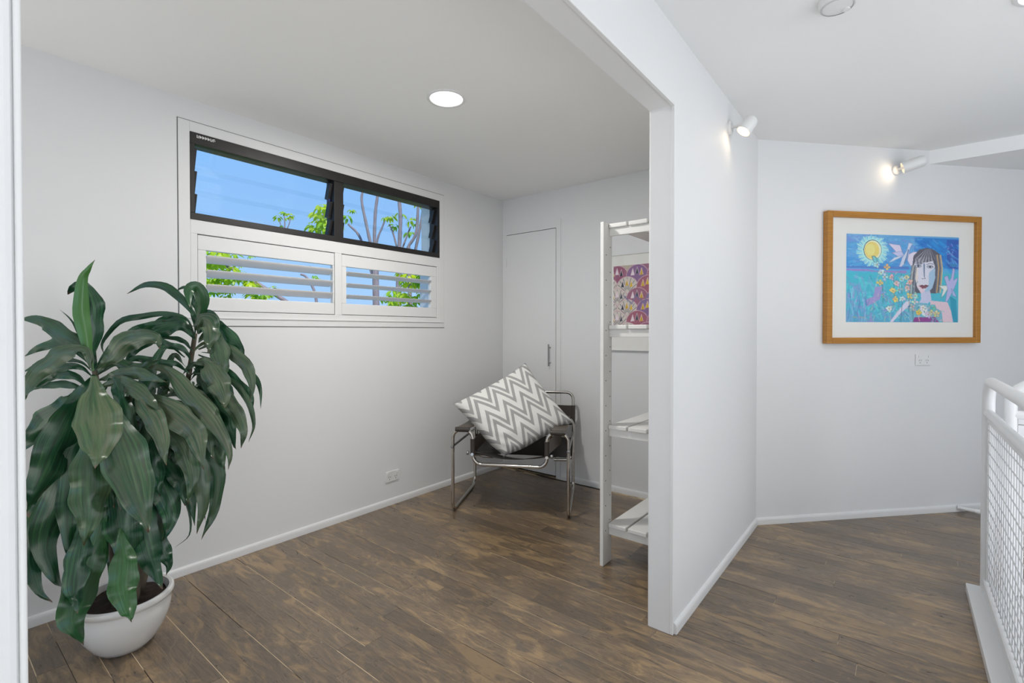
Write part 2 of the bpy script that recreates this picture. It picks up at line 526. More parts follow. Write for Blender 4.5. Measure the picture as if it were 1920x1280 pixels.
def cushion_mat():
    m, nt, b = base_mat('chevron_cotton')
    N, L = nt.nodes, nt.links
    uv = N.new('ShaderNodeUVMap'); sx = N.new('ShaderNodeSeparateXYZ')
    L.new(uv.outputs[0], sx.inputs[0])
    def math_(op, a, c=None):
        n = N.new('ShaderNodeMath'); n.operation = op
        for i, q in ((0, a), (1, c)):
            if q is None: continue
            if isinstance(q, (int, float)): n.inputs[i].default_value = q
            else: L.new(q, n.inputs[i])
        return n.outputs[0]
    nz = N.new('ShaderNodeTexNoise'); nz.inputs['Scale'].default_value = 60; nz.inputs['Detail'].default_value = 2
    L.new(uv.outputs[0], nz.inputs['Vector'])
    jit = math_('MULTIPLY', math_('SUBTRACT', nz.outputs['Fac'], 0.5), 0.018)
    tri = math_('PINGPONG', math_('ADD', sx.outputs['X'], 0.062), 0.122)
    v = math_('ADD', math_('ADD', sx.outputs['Y'], jit), math_('MULTIPLY', tri, -2.25))
    v = math_('ADD', v, 2.0 * 0.38 + 0.055)
    fr = math_('FRACT', math_('DIVIDE', v, 0.38))
    b1 = math_('LESS_THAN', fr, 0.225)
    b2 = math_('MULTIPLY', math_('GREATER_THAN', fr, 0.41), math_('LESS_THAN', fr, 0.635))
    g = math_('ADD', b1, b2)
    mx = N.new('ShaderNodeMixRGB'); L.new(g, mx.inputs[0])
    mx.inputs[1].default_value = lin((236, 235, 230)) + (1,); mx.inputs[2].default_value = lin((172, 171, 169)) + (1,)
    L.new(mx.outputs[0], b.inputs['Base Color'])
    b.inputs['Roughness'].default_value = 0.9; b.inputs['Specular IOR Level'].default_value = 0.1
    bp = N.new('ShaderNodeBump'); bp.inputs['Strength'].default_value = 0.25; bp.inputs['Distance'].default_value = 0.002
    n2 = N.new('ShaderNodeTexNoise'); n2.inputs['Scale'].default_value = 140
    L.new(uv.outputs[0], n2.inputs['Vector']); L.new(n2.outputs['Fac'], bp.inputs['Height']); L.new(bp.outputs[0], b.inputs['Normal'])
    return m
M['cushion'] = cushion_mat()

# ------------------------------------------------------------------ the setting
XL, YB, ZC, ZH = -2.82, 3.40, 2.40, 2.435          # left wall face, back wall face, ceilings
XPI, XPH = -0.822, -0.715                           # partition faces (nook side, hall side)
YO0, YO1, ZO = 0.0765, 1.935, 2.132                  # opening in the partition
S = lambda o, label, cat: tag(o, label, cat, kind='structure')

# window geometry
WY0, WY1, WZ0, WZ1 = 0.868, 2.670, 1.256, 2.290      # casing outline
LY0, LY1, LZ0, LZ1 = 0.919, 2.620, 1.796, 2.238      # louvre window
PY0, PY1, PZ0, PZ1 = 0.952, 2.592, 1.335, 1.722      # shutter zone

wl_ = MB()
for a, b in (((XL - .18, -2.4, -0.1), (XL, WY0 + .02, 2.6)), ((XL - .18, WY1 - .02, -0.1), (XL, YB + .15, 2.6)),
             ((XL - .18, WY0 + .02, -0.1), (XL, WY1 - .02, WZ0 + .02)), ((XL - .18, WY0 + .02, WZ1 - .02), (XL, WY1 - .02, 2.6))):
    wl_.box(a, b)
S(wl_.build('wall_left', M['wall']), 'white wall with the high louvre window behind the plant', 'wall')

DX0, DX1, DZ1 = -2.775, -2.243, 2.086
wb = MB()
wb.box((XL - .18, YB, -0.1), (DX0, YB + .12, 2.6)).box((DX1, YB, -0.1), (XPH - 0.02, YB + .12, 2.6)).box((DX0, YB, DZ1), (DX1, YB + .12, 2.6))
wb.box((DX0, YB + .06, -0.1), (DX1, YB + .12, DZ1))
S(wb.build('wall_back', M['wall']), 'white back wall of the nook holding the cupboard door', 'wall')

pt = MB()
# the opening's outline as one profile in the Y-Z plane, as deep as the partition
prof = [(-3.0, -0.06), (YO0, -0.06), (YO0, ZO), (YO1, ZO), (YO1, -0.06), (YB + .005, -0.06), (YB + .005, 2.6), (-3.0, 2.6)]
pt.prism([(XPI, y, z) for y, z in prof], (XPH - XPI, 0, 0))
S(pt.build('wall_middle', M['wall'], bevel=0.009, seg=3), 'white partition with a wide opening between nook and hall', 'wall')
# thin gloss stop bead round the hall edge of the opening
tr = MB()
tb = 0.012
tr.box((XPH - .012, YO0 - .002, 0.001), (XPH + .003, YO0 + .004, ZO)).box((XPH - .012, YO1 - .004, 0.001), (XPH + .003, YO1 + .002, ZO))
tr.box((XPH - .012, YO0 - .002, ZO - .004), (XPH + .003, YO1 + .002, ZO + .002))
S(tr.build('trim_1', M['trim'], bevel=0.0025, seg=3), 'thin white bead lining the edge of the wide opening', 'trim')

RA = np.array([-0.715, 3.378, 0.0]); RANG = math.radians(47.5)
RD = np.array([math.cos(RANG), math.sin(RANG), 0.0])       # along the angled wall
RN = np.array([math.sin(RANG), -math.cos(RANG), 0.0])      # into the hall
def onr(s, z, out=0.0):
    return RA + RD * s + RN * out + Zv * z
wr = MB()
wr.obox(onr(-0.10, -0.1, -0.12), RD * 4.6, RN * 0.12, Zv * 2.7)
S(wr.build('wall_right', M['wall']), 'white angled hall wall carrying the blue painting', 'wall')

S(MB().box((XL - .18, -2.52, -0.1), (XPI, -2.4, 0.25)).box((XL - .18, -2.52, 2.33), (XPI, -2.4, 2.6)).box((XL - .18, -2.52, 0.25), (-2.62, -2.4, 2.33)).box((-1.08, -2.52, 0.25), (XPI, -2.4, 2.33)).build('wall_near', M['wall']), 'white end wall of the nook round an added opening, out of view', 'wall')  # opening added behind the nook's fill light
we = MB()
we.box((-0.83, -3.12, -0.1), (3.32, -3.0, 2.6))
S(we.build('wall_rear', M['wall']), 'white hall wall behind the viewer', 'wall')
ws = MB()
ws.box((3.2, -3.0, -2.7), (3.32, 0.15, 2.6)).box((3.2, 3.25, -2.7), (3.32, 7.4, 2.6)).box((3.2, 0.15, -2.7), (3.32, 3.25, -0.08)).box((3.2, 0.15, 2.08), (3.32, 3.25, 2.6))
S(ws.build('wall_far_right', M['wall']), 'white outer wall of the hall beyond the stairs', 'wall')

S(MB().box((XL - .18, -2.52, ZC), (XPI + .002, YB + .12, ZC + .2)).build('ceiling', M['ceiling']), 'flat white ceiling of the nook with a downlight', 'ceiling')
S(MB().box((XPH - .002, -3.1, ZH), (3.32, 7.4, ZH + .17)).build('ceiling', M['ceiling']), 'flat white ceiling of the hall with a smoke alarm', 'ceiling')
# dropped bulkhead at the far end of the hall ceiling
bs = 1.262
bp0 = onr(bs, 0)
bk = MB()
end = onr(4.3, 0)
bk.prism([(bp0[0] - .03, bp0[1], 2.346), (3.2, bp0[1], 2.346), (3.2, end[1], 2.346), (end[0], end[1], 2.346)], (0, 0, ZH - 2.346 + .02))
S(bk.build('trim_2', M['ceiling']), 'dropped white bulkhead under the hall ceiling at right', 'bulkhead')

# floor: sub floor with every board as its own plank
KX, KY = 0.245, 3.135                                        # stair kerb: left edge, far edge
fl = MB()
fl.box((XL, -3.0, -0.10), (KX + .02, 7.2, -0.0009)).box((KX + .02, KY - .02, -0.10), (3.2, 7.2, -0.0009))
floor = S(fl.build('floor', M['filler']), 'dark brown worn floorboards running across nook and hall', 'floor')
PITCHB, OFF = 0.083, 0.6215
rows = []
k = -14
while OFF + k * PITCHB < 5.6:
    rows.append(OFF + k * PITCHB); k += 1
prnd = random.Random(5)
nplank = 0
for y0 in rows:
    y1 = y0 + PITCHB
    ym = (y0 + y1) / 2
    if ym > YB - 0.01:                                       # behind the back wall line: hall triangle only
        xs0 = RA[0] + (ym - RA[1]) / math.tan(RANG) - 0.03
        xs1 = 3.0 if ym > KY else KX
    elif ym < -0.5:
        continue
    else:
        xs0 = XL + 0.002
        xs1 = KX + 0.01 if ym < KY + 0.03 else 1.9
    if xs1 - xs0 < 0.1: continue
    x = xs0
    first = True
    while x < xs1 - 0.02:
        ln = prnd.uniform(0.9, 2.6) * (prnd.uniform(0.3, 1) if first else 1)
        nx = min(xs1, x + ln)
        if xs1 - nx < 0.35: nx = xs1
        g = prnd.choice([0.0003, 0.0005, 0.0012, 0.0017, 0.0022, 0.0026])
        g2 = prnd.choice([0.0002, 0.0003, 0.0004])
        z = prnd.uniform(-0.0003, 0.0003)
        b = MB()
        b.box((x + .0005, y0 + g, -0.0009), (nx - .0006, y1 - g2, z))
        b.build('plank', M['plank'], floor)
        nplank += 1
        x = nx; first = False

# baseboards
def skirting(name, p, q, n, label, h=0.044, t=0.013):
    p, q, n = np.array(p, float), np.array(q, float), np.array(n, float)
    prof = [(0, 0), (t, 0), (t, h * 0.62), (t * 0.85, h * 0.82), (t * 0.5, h * 0.96), (0, h)]
    m = MB().prism([p + n * a + Zv * (c + .0005) for a, c in prof], q - p)
    return S(m.build(name, M['trim'], smooth='auto'), label, 'baseboard')
skirting('baseboard_left', (XL, -2.4, 0), (XL, YB, 0), (1, 0, 0), 'white skirting along the window wall')
skirting('baseboard_back', (-2.19, YB, 0), (XPI, YB, 0), (0, -1, 0), 'white skirting along the cupboard wall behind the shelf')
skirting('baseboard_middle', (XPH, YO1 + .012, 0), (XPH, RA[1] + .004, 0), (1, 0, 0), 'white skirting along the hall side of the partition')
skirting('baseboard_right', onr(0.004, 0), onr(4.3, 0), RN, 'white skirting under the angled painting wall')

# cupboard door in the back wall
d = MB().box((DX0 + .004, YB - .006, 0.022), (DX1 - .004, YB + .03, DZ1 - .006))
door = S(d.build('door_1', M['wall'], bevel=0.002), 'plain white flush cupboard door behind the armchair', 'door')
MB().box((DX0 + .001, YB + .034, 0.001), (DX1 - .001, YB + .045, DZ1 - .001)).build('gap_shade_panel', M['gap_shade'], door)  # dark panel painting the shade behind the door's gap lines
hd = MB()
hx, hy = -2.297, YB - .036
hd.tube([(hx, hy, 0.935), (hx, hy, 1.118)], 0.006, 10)
for z in (0.962, 1.090):
    hd.tube([(hx, hy, z), (hx, YB - .004, z)], 0.004, 8)
tag(hd.build('door_handle', M['steel'], door, smooth='auto'), 'brushed steel bar handle')
for z in (0.3, 1.80):
    MB().tube([(DX0 - .001, YB - .008, z), (DX0 - .001, YB - .008, z + .08)], 0.005, 8).build('hinge', M['trim'], door, smooth='auto')
S(MB().box((DX1 + .002, YB - .008, 0.0005), (DX1 + .046, YB, 2.155)).build('trim_3', M['trim'], bevel=0.002), 'white upright architrave strip beside the cupboard door', 'trim')

# ------------------------------------------------------------------ window_1
win = empty('window_1', (XL, (WY0 + WY1) / 2, WZ0), 'white framed window with black glass louvres above plantation shutters', 'window', kind='structure')
cs = MB()
cx0, cx1 = XL - .05, XL + .006
cs.box((cx0, WY0, WZ0), (cx1, LY0, WZ1)).box((cx0, LY1, WZ0), (cx1, WY1, WZ1))
cs.box((cx0, LY0, LZ1), (cx1, LY1, WZ1)).box((cx0, LY0, PZ1 + .004), (cx1, LY1, LZ0)).box((cx0, LY0, WZ0), (cx1, LY1, PZ0 - .004))
cs.box((cx0, LY0, PZ0 - .004), (cx1, PY0 - .002, PZ1 + .004)).box((cx0, PY1 + .002, PZ0 - .004), (cx1, LY1, PZ1 + .004))
cs.build('casing', M['shutter'], win, bevel=0.002)
ln_ = MB()                                                   # grey strips painted as the shadow gap round the casing
for a, b in (((XL - .001, WY0 - .004, WZ0 - .004), (XL + .001, WY1 + .004, WZ0)), ((XL - .001, WY0 - .004, WZ1), (XL + .001, WY1 + .004, WZ1 + .004)),
             ((XL - .001, WY0 - .004, WZ0), (XL + .001, WY0, WZ1)), ((XL - .001, WY1, WZ0), (XL + .001, WY1 + .004, WZ1))):
    ln_.box(a, b)
ln_.build('shadow_gap', M['line_shadow'], win)
MB().box((XL + .006, WY0 + .01, WZ0 + .038), (XL + .012, WY1 - .01, WZ0 + .044)).build('sill_bead', M['shutter'], win, bevel=0.001)
rv = MB()                                                    # white outer reveal seen through the glass
rv.box((XL - .20, LY1 - .004, LZ0), (XL - .10, LY1 + .02, LZ1)).box((XL - .20, LY0 - .02, WZ0), (XL - .10, LY0 + .004, LZ1)).box((XL - .20, LY1 - .02, WZ0), (XL - .1, LY1 + .02, LZ0))
rv.build('outer_reveal', M['shutter'], win)

LF0, LF1 = XL - .085, XL + .009                               # louvre frame depth
MUL0, MUL1 = 1.722, 1.786
lf = MB()
lf.box((LF0, LY0, LZ1 - .058), (LF1, LY1, LZ1)).box((LF0, LY0, LZ0), (LF1, LY1, LZ0 + .034))
lf.box((LF0, LY0, LZ0 + .034), (LF1, LY0 + .020, LZ1 - .058)).box((LF0, LY1 - .020, LZ0 + .034), (LF1, LY1, LZ1 - .058))
lf.box((LF0, MUL0, LZ0 + .034), (LF1 - .004, MUL1, LZ1 - .058))
louv = lf.build('louvre_frame', M['black_alu'], win, bevel=0.0015)
gz0, gz1 = LZ0 + .034, LZ1 - .058
bh = (gz1 - gz0) / 3
tilt = math.radians(18)
for y0, y1 in ((LY0 + .020, MUL0), (MUL1, LY1 - .020)):
    for i in range(3):
        zc = gz0 + bh * (i + .5)
        hl = (bh + .020) / 2
        c = np.array([XL - .045, 0, zc])
        up = np.array([math.sin(tilt), 0, math.cos(tilt)]); nn = np.array([math.cos(tilt), 0, -math.sin(tilt)])
        o = c - up * hl - nn * .003 + np.array([0, y0 + .012, 0])
        MB().obox(o, (0, y1 - y0 - .024, 0), up * 2 * hl, nn * .006).build('glass_blade', M['glass'], louv)
        for yy in (y0, y1 - .018):
            o = c - up * (hl - .012) - nn * .020 + np.array([0, yy, 0])
            MB().obox(o, (0, .018, 0), up * (2 * hl - .03), nn * .040).build('blade_clip', M['clip'], louv, bevel=0.002)
for y, z in ((MUL0 - .014, gz0 + bh * 2 - .02), (MUL1 + .002, gz0 + bh * 2 - .035)):
    MB().box((XL - .062, y, z), (XL - .040, y + .012, z + .03)).build('tab', M['blue_clip'], louv, bevel=0.002)
# maker's sticker on the top bar: a row of white marks over faint small print, too small to read
lb = MB()
lr = random.Random(9)
for c_ in range(7):
    y0 = LY0 + .030 + c_ * .0125
    lb.box((LF1 + .0004, y0, LZ1 - .026), (LF1 + .0012, y0 + .003, LZ1 - .011))
    lb.box((LF1 + .0004, y0 + .003, LZ1 - (.026 if lr.random() < .5 else .014)), (LF1 + .0012, y0 + .009, LZ1 - (.023 if lr.random() < .5 else .011)))
    lb.box((LF1 + .0004, y0 + .007, LZ1 - .022), (LF1 + .0012, y0 + .010, LZ1 - (.013 if lr.random() < .5 else .017)))
lb.build('label_print', M['plastic'], louv)
lp = MB()
for r_ in range(3):
    for c_ in range(9):
        if (r_ * 5 + c_ * 3) % 7 == 0: continue
        lp.box((LF1 + .0004, LY0 + .030 + c_ * .009, LZ1 - .034 - r_ * .0045), (LF1 + .0010, LY0 + .036 + c_ * .009, LZ1 - .0325 - r_ * .0045))
lp.build('small_print', M['slot'], louv)

def shutter_panel(y0, y1, sl, sr, ang):
    x0, x1 = XL - .028, XL + .002
    m = MB()
    zt, zb = 1.646, 1.406
    m.box((x0, y0, zt), (x1, y1, PZ1)).box((x0, y0, PZ0), (x1, y1, zb)).box((x0, y0, zb), (x1, y0 + sl, zt)).box((x0, y1 - sr, zb), (x1, y1, zt))
    p = m.build('shutter_panel', M['shutter'], win, bevel=0.003)
    for i in range(3):
        zc = 1.4855 + 0.0005 + (i - 0.5) * 0.0755 + 0.0005
        zc = 1.412 + .0415 + i * .0745
        c = np.array([XL - .013, 0, zc])
        a = np.array([math.cos(ang), 0, math.sin(ang)]); n = np.array([-math.sin(ang), 0, math.cos(ang)])
        pts = []
        for q in range(16):
            g = 2 * math.pi * q / 16
            pts.append(c + a * 0.0320 * math.cos(g) + n * 0.0056 * math.sin(g) + np.array([0, y0 + sl + .0015, 0]))
        MB().prism(pts, (0, y1 - y0 - sl - sr - .003, 0)).build('slat', M['shutter'], p, smooth='auto')
    return p
bs_ = MB()
for a, b in (((XL - .06, PY0 - .02, PZ0 - .02), (XL - .0285, PY1 + .02, PZ0 + .03)), ((XL - .06, PY0 - .02, PZ1 - .03), (XL - .0285, PY1 + .02, PZ1 + .02)), ((XL - .06, PY0 - .02, PZ0), (XL - .0285, PY0 + .02, PZ1)), ((XL - .06, PY1 - .02, PZ0), (XL - .0285, PY1 + .02, PZ1))):
    bs_.box(a, b)
bs_.build('shutter_stop', M['shutter'], win)
shutter_panel(PY0, 1.722, .040, .011, math.radians(36))
shutter_panel(1.774, PY1, .034, .060, math.radians(20))
MB().box((XL - .03, 1.724, PZ0 - .004), (XL + .005, 1.772, PZ1 + .004)).build('shutter_post', M['shutter'], win, bevel=0.002)

# ------------------------------------------------------------------ stair kerb, stairwell and balustrade
kb = MB()
kb.box((KX, -0.6, 0.0), (KX + .17, KY, .040)).box((KX + .17, KY - .14, 0.0), (3.19, KY, .040))
kb.box((KX + .012, -0.6, -0.12), (KX + .17, KY - .012, 0.0)).box((KX + .17, KY - .13, -0.12), (3.19, KY - .012, 0.0))
S(kb.build('trim_4', M['trim'], bevel=0.004, seg=3), 'white raised kerb round the stairwell at the frame edge', 'kerb')
sw = MB()
sw.box((KX + .05, -0.6, -2.7), (KX + .17, KY, -.12)).box((KX + .17, KY - .13, -2.7), (3.2, KY - .01, -.12)).box((KX + .17, -0.6, -2.8), (3.2, KY, -2.7))
S(sw.build('wall_stairwell', M['stair_wall']), 'white stairwell walls dropping below the balustrade mesh', 'wall')

def railing(name, p, dirv, length, label, zoff=0.04):
    p = np.array(p, float); dv = np.array(dirv, float)
    root = empty(name, p, label, 'railing', 'white mesh balustrades round the stairwell')
    r = 0.0225
    pts = fillet([p, p + Zv * 0.962, p + dv * length + Zv * 0.962, p + dv * length], 0.10, 10)
    MB().tube(pts, r, 14).build('hoop', M['rail_paint'], root, smooth='auto')
    MB().tube([p + Zv * .815, p + dv * length + Zv * .815], .019, 12).build('middle_rail', M['rail_paint'], root, smooth='auto')
    n = np.cross(dv, Zv)
    MB().obox(p + Zv * .012 - n * .018, dv * length, n * .036, Zv * .05).build('bottom_rail', M['rail_paint'], root, bevel=0.008)
    # flat steel edging of the mesh panel
    for a in (r, length - r - .022):
        MB().obox(p + dv * a - n * .006 + Zv * .06, dv * .022, n * .012, Zv * .71).build('panel_edge', M['rail_paint'], root, bevel=0.002)
    MB().obox(p + dv * r - n * .006 + Zv * .775, dv * (length - 2 * r), n * .012, Zv * .03).build('panel_edge', M['rail_paint'], root, bevel=0.002)
    nv = int((length - .1) / .0508)
    wire = None
    for i in range(nv + 1):
        q = p + dv * (.05 + i * .0508)
        MB().tube([q + Zv * .06, q + Zv * .80], .0026, 6).build('mesh_wire', M['rail_paint'], root, smooth=True)
    for i in range(14):
        z = .085 + i * .0508
        MB().tube([p + dv * .03 + Zv * z + n * .003, p + dv * (length - .03) + Zv * z + n * .003], .0026, 6).build('mesh_wire', M['rail_paint'], root, smooth=True)
    return root
railing('mesh_balustrade', (0.312, 3.085, .04), (0, -1, 0), 2.6, 'white tubular balustrade with wire mesh, nearest, running toward the viewer')
railing('mesh_balustrade', (0.385, 3.105, .04), (1, 0, 0), 2.2, 'white tubular balustrade with wire mesh, crossing behind the nearer one')
# the short white pipe stub at the skirting
stub = MB()
sc_ = onr(1.50, .030, .012)
sdir = RN * .8 + RD * .45; sdir = sdir / np.linalg.norm(sdir)
stub.lathe([(0, 0), (.017, 0), (.017, .004), (.0125, .006), (.0125, .085), (.0145, .087), (.0145, .105), (.012, .110), (0, .110)], 16, sc_ + RN * .002, sdir)
tag(stub.build('door_stop', M['plastic'], smooth='auto'), 'white round door stop sticking out from the skirting', 'door stop')

# ------------------------------------------------------------------ armchair of bent tube and leather
CO = np.array([-2.0265, 2.511, 0.0]); CX = np.array([0.878, 0.477, 0.0]); CX /= np.linalg.norm(CX); CYv = np.array([-CX[1], CX[0], 0.0])
def ch(x, y, z): return CO + CX * x + CYv * y + Zv * z
chair = empty('tubular_armchair', CO, 'bent chrome tube armchair with dark leather straps holding the chevron cushion', 'armchair')
TR = 0.0115
path = [(-.25, .60, .56), (-.39, .60, .56), (-.39, .60, .0120), (-.39, 0, .0120), (-.39, 0, .565), (-.25, 0, .565), (-.25, 0, .335), (.25, 0, .335), (.25, 0, .565), (.39, 0, .565), (.39, 0, .0120), (.39, .60, .0120), (.39, .60, .56), (.25, .60, .56)]
MB().tube(fillet([ch(*p) for p in path], .062, 8), TR, 12).build('frame_tube', M['chrome'], chair, smooth='auto')
bpath = [(-.24, .60, .232), (-.385, .62, .232), (-.385, .69, .745), (.385, .69, .745), (.385, .62, .232), (.24, .60, .232)]
MB().tube(fillet([ch(*p) for p in bpath], .055, 8), TR, 12).build('back_tube', M['chrome'], chair, smooth='auto')
for s in (-1, 1):
    MB().tube([ch(s * .39, -.014, .45), ch(s * .39, .60, .45)], .0085, 10).build('side_rod', M['steel'], chair, smooth='auto')
    MB().tube([ch(s * .25, -.02, .405), ch(s * .25, .62, .245)], .010, 10).build('seat_rod', M['chrome'], chair, smooth='auto')
    MB().lathe([(0, 0), (.012, 0), (.014, .006), (.012, .014), (0, .016)], 12, ch(s * .275, -.012, .412), CX * s).build('bolt', M['steel'], chair, smooth='auto')
    MB().lathe([(0, 0), (.010, 0), (.011, .006), (.009, .012), (0, .013)], 12, ch(s * .39, -.010, .45), -CYv).build('bolt', M['steel'], chair, smooth='auto')
    # armrest strap with its sewn sleeve round the front tube
    xs = np.linspace(.275, .368, 6)
    m = MB()
    NY = 12
    vs, fs = [], []
    for side in (0, 1):
        for j in range(NY + 1):
            t = j / NY
            sag = -.012 * math.sin(math.pi * t)
            for x in xs:
                vs.append(ch(s * x, t * .60, .578 - t * .005 + sag - side * .005))
    w = len(xs); n0 = (NY + 1) * w
    for j in range(NY):
        for i in range(w - 1):
            q = (j * w + i, j * w + i + 1, (j + 1) * w + i + 1, (j + 1) * w + i)
            fs.append(q); fs.append(tuple(n0 + k_ for k_ in q[::-1]))
        fs.append((j * w, (j + 1) * w, n0 + (j + 1) * w, n0 + j * w)); fs.append((j * w + w - 1, n0 + j * w + w - 1, n0 + (j + 1) * w + w - 1, (j + 1) * w + w - 1))
    m.add(vs, fs)
    arm = m.build('armrest', M['leather_worn'], chair, smooth='auto')
    for y in (0, .60):
        MB().tube([ch(s * .272, y, .565), ch(s * .370, y, .565)] if y == 0 else [ch(s * .272, y, .56), ch(s * .370, y, .56)], .0165, 14).build('sleeve', M['leather'], arm, smooth='auto')
    # sleeve of the seat side on the inner upright, side strap running back
    MB().tube([ch(s * .25, 0, .405), ch(s * .25, 0, .505)], .0165, 14).build('sleeve', M['leather'], chair, smooth='auto')
    m = MB()
    q = [ch(s * .25, .01, .41), ch(s * .25, .01, .50), ch(s * .30, .60, .47), ch(s * .30, .60, .36)]
    m.prism(q, CX * s * -.004)
    m.build('side_strap', M['leather_worn'], chair)
def sheet(corner, nu, nv, thick, name, mat, sagf):
    """curved leather between four edges: corner(u, v) gives the point, sagf the drop along Z"""
    vs, fs = [], []
    for side in (0, 1):
        for j in range(nv + 1):
            for i in range(nu + 1):
                u, v = i / nu, j / nv
                p = corner(u, v) + np.array([0, 0, -sagf(u, v)]) - Zv * thick * side * .7 - CYv * thick * side * -.7
                vs.append(p)
    w = nu + 1; n0 = (nv + 1) * w
    for j in range(nv):
        for i in range(nu):
            q = (j * w + i, j * w + i + 1, (j + 1) * w + i + 1, (j + 1) * w + i)
            fs.append(q); fs.append(tuple(n0 + k_ for k_ in q[::-1]))
    for i in range(nu):
        fs.append((i, n0 + i, n0 + i + 1, i + 1)); a = nv * w + i; fs.append((a, a + 1, n0 + a + 1, n0 + a))
    for j in range(nv):
        a = j * w; fs.append((a, a + w, n0 + a + w, n0 + a)); a = j * w + nu; fs.append((a, n0 + a, n0 + a + w, a + w))
    return MB().add(vs, fs).build(name, mat, chair, smooth='auto')
sheet(lambda u, v: ch(-.25 + .5 * u, -.005 + .61 * v, .417 - .155 * v), 14, 10, .006, 'seat', M['leather'], lambda u, v: .036 * math.sin(math.pi * u))
def bstrap(z0, z1, nm):
    def cr(u, v):
        z = z0 + (z1 - z0) * v
        y = .62 + .07 * (z - .232) / .513
        return ch(-.39 + .78 * u, y - .012 + .03 * math.sin(math.pi * u), z)
    s_ = sheet(cr, 14, 4, .007, nm, M['leather'], lambda u, v: 0.0)
    for s in (-1, 1):
        y0, y1 = .62 + .07 * (z0 - .232) / .513, .62 + .07 * (z1 - .232) / .513
        MB().tube([ch(s * .385, y0, z0), ch(s * .385, y1, z1)], .0165, 12).build('sleeve', M['leather'], s_, smooth='auto')
bstrap(.500, .645, 'back_strap')
bstrap(.250, .400, 'back_strap')

# ------------------------------------------------------------------ cushion
cT, cL, cR, cB = at(985, 680, 3.66), at(849, 757, 3.47), at(1076, 791, 3.50), at(941, 872, 3.27)
def cushion():
    n = 34
    nrm = np.cross(cR - cL, cT - cB); nrm /= np.linalg.norm(nrm)
    if np.dot(nrm, EYEP - cT) < 0: nrm = -nrm
    vs, uvs, fs = [], [], []
    for side in (1, -1):
        for j in range(n + 1):
            for i in range(n + 1):
                u, v = i / n, j / n                 # u along L->T, v from that edge towards R/B
                a, b = 2 * u - 1, 2 * v - 1
                pin = 0.075                          # edges drawn in between the corner points
                uu = .5 + .5 * a * (1 - pin * (1 - b * b)) ; vv = .5 + .5 * b * (1 - pin * (1 - a * a))
                p = (cL * (1 - uu) + cT * uu) * (1 - vv) + (cB * (1 - uu) + cR * uu) * vv
                prof = ((1 - a * a) ** .5) * ((1 - b * b) ** .5)
                th = .115 * prof ** .75 if prof > 0 else 0
                q_ = math.exp(-(uu * uu + (1 - vv) ** 2) / .05)        # low corner pressed flat on the seat
                p = p + (cT - cB) * .07 * q_
                # seat creases at the low corner and soft wrinkles
                cr = math.exp(-((1 - u) ** 2 * 0 + (u) ** 2 + (v - 1) ** 2) / .09)
                wr = .006 * math.sin(26 * (u - v) + 3 * math.sin(9 * u)) * prof * (0.25 + 2.0 * cr)
                wr += .004 * mnoise.noise(Vector((u * 6, v * 6, side * 3)))* prof
                p = p + nrm * side * (th * (1 + .10 * math.sin(5 * u + 2 * v)) + wr)
                vs.append(p); uvs.append((u, v))
    w = n + 1; n0 = w * w
    for j in range(n):
        for i in range(n):
            q = (j * w + i, j * w + i + 1, (j + 1) * w + i + 1, (j + 1) * w + i)
            fs.append(q); fs.append(tuple(n0 + k_ for k_ in q[::-1]))
    for i in range(n):
        fs.append((i, n0 + i, n0 + i + 1, i + 1)); a = n * w + i; fs.append((a, a + 1, n0 + a + 1, n0 + a))
        a = i * w; fs.append((a, a + w, n0 + a + w, n0 + a)); a = i * w + n; fs.append((a, n0 + a, n0 + a + w, a + w))
    m = MB().add(vs, fs)
    o = m.build('scatter_cushion', M['cushion'], smooth=True, uv=uvs)
    return tag(o, 'white cushion with grey chevron zigzags tipped on the armchair', 'cushion')
cushion()

# ------------------------------------------------------------------ slatted shelf unit
sh = empty('slatted_shelf', (-1.03, 2.82, 0), 'white painted slatted timber shelf unit against the partition', 'shelf')
SX0, SX1, SY0, SY1, SHT = -1.228, -0.835, 2.275, 3.37, 1.795
for x0 in (SX0, SX1 - .019):
    for y0 in (SY0, SY1 - .095):
        p = MB().box((x0, y0, 0.0005), (x0 + .019, y0 + .095, SHT)).build('post', M['white_wood'], sh, bevel=0.002)
        if x0 == SX0:
            hl_ = MB()
            for q in range(12):
                z = .18 + q * .1315
                for yy, dz in ((y0 + .028, 0), (y0 + .074, .045)):
                    hl_.lathe([(0, 0), (.0035, 0), (.0035, .0006), (0, .0006)], 8, (x0 + .019, yy, z + dz), (1, 0, 0))
            hl_.build('peg_holes', M['slot'], p)
for zt in (1.792, 1.261, 0.735, 0.213):
    for y0 in (SY0 + .062, SY1 - .085):
        MB().box((SX0 + .0195, y0, zt - .063), (SX1 - .0195, y0 + .019, zt - .0225)).build('rail', M['white_wood'], sh, bevel=0.002)
    for i in range(3):
        x0 = SX0 + .0215 + i * .111
        dz = random.uniform(-.0012, .0006)
        MB().box((x0, SY0 + .050, zt - .022 + dz), (x0 + .1005, SY1 - .004, zt + dz)).build('slat', M['white_wood'], sh, bevel=0.004)

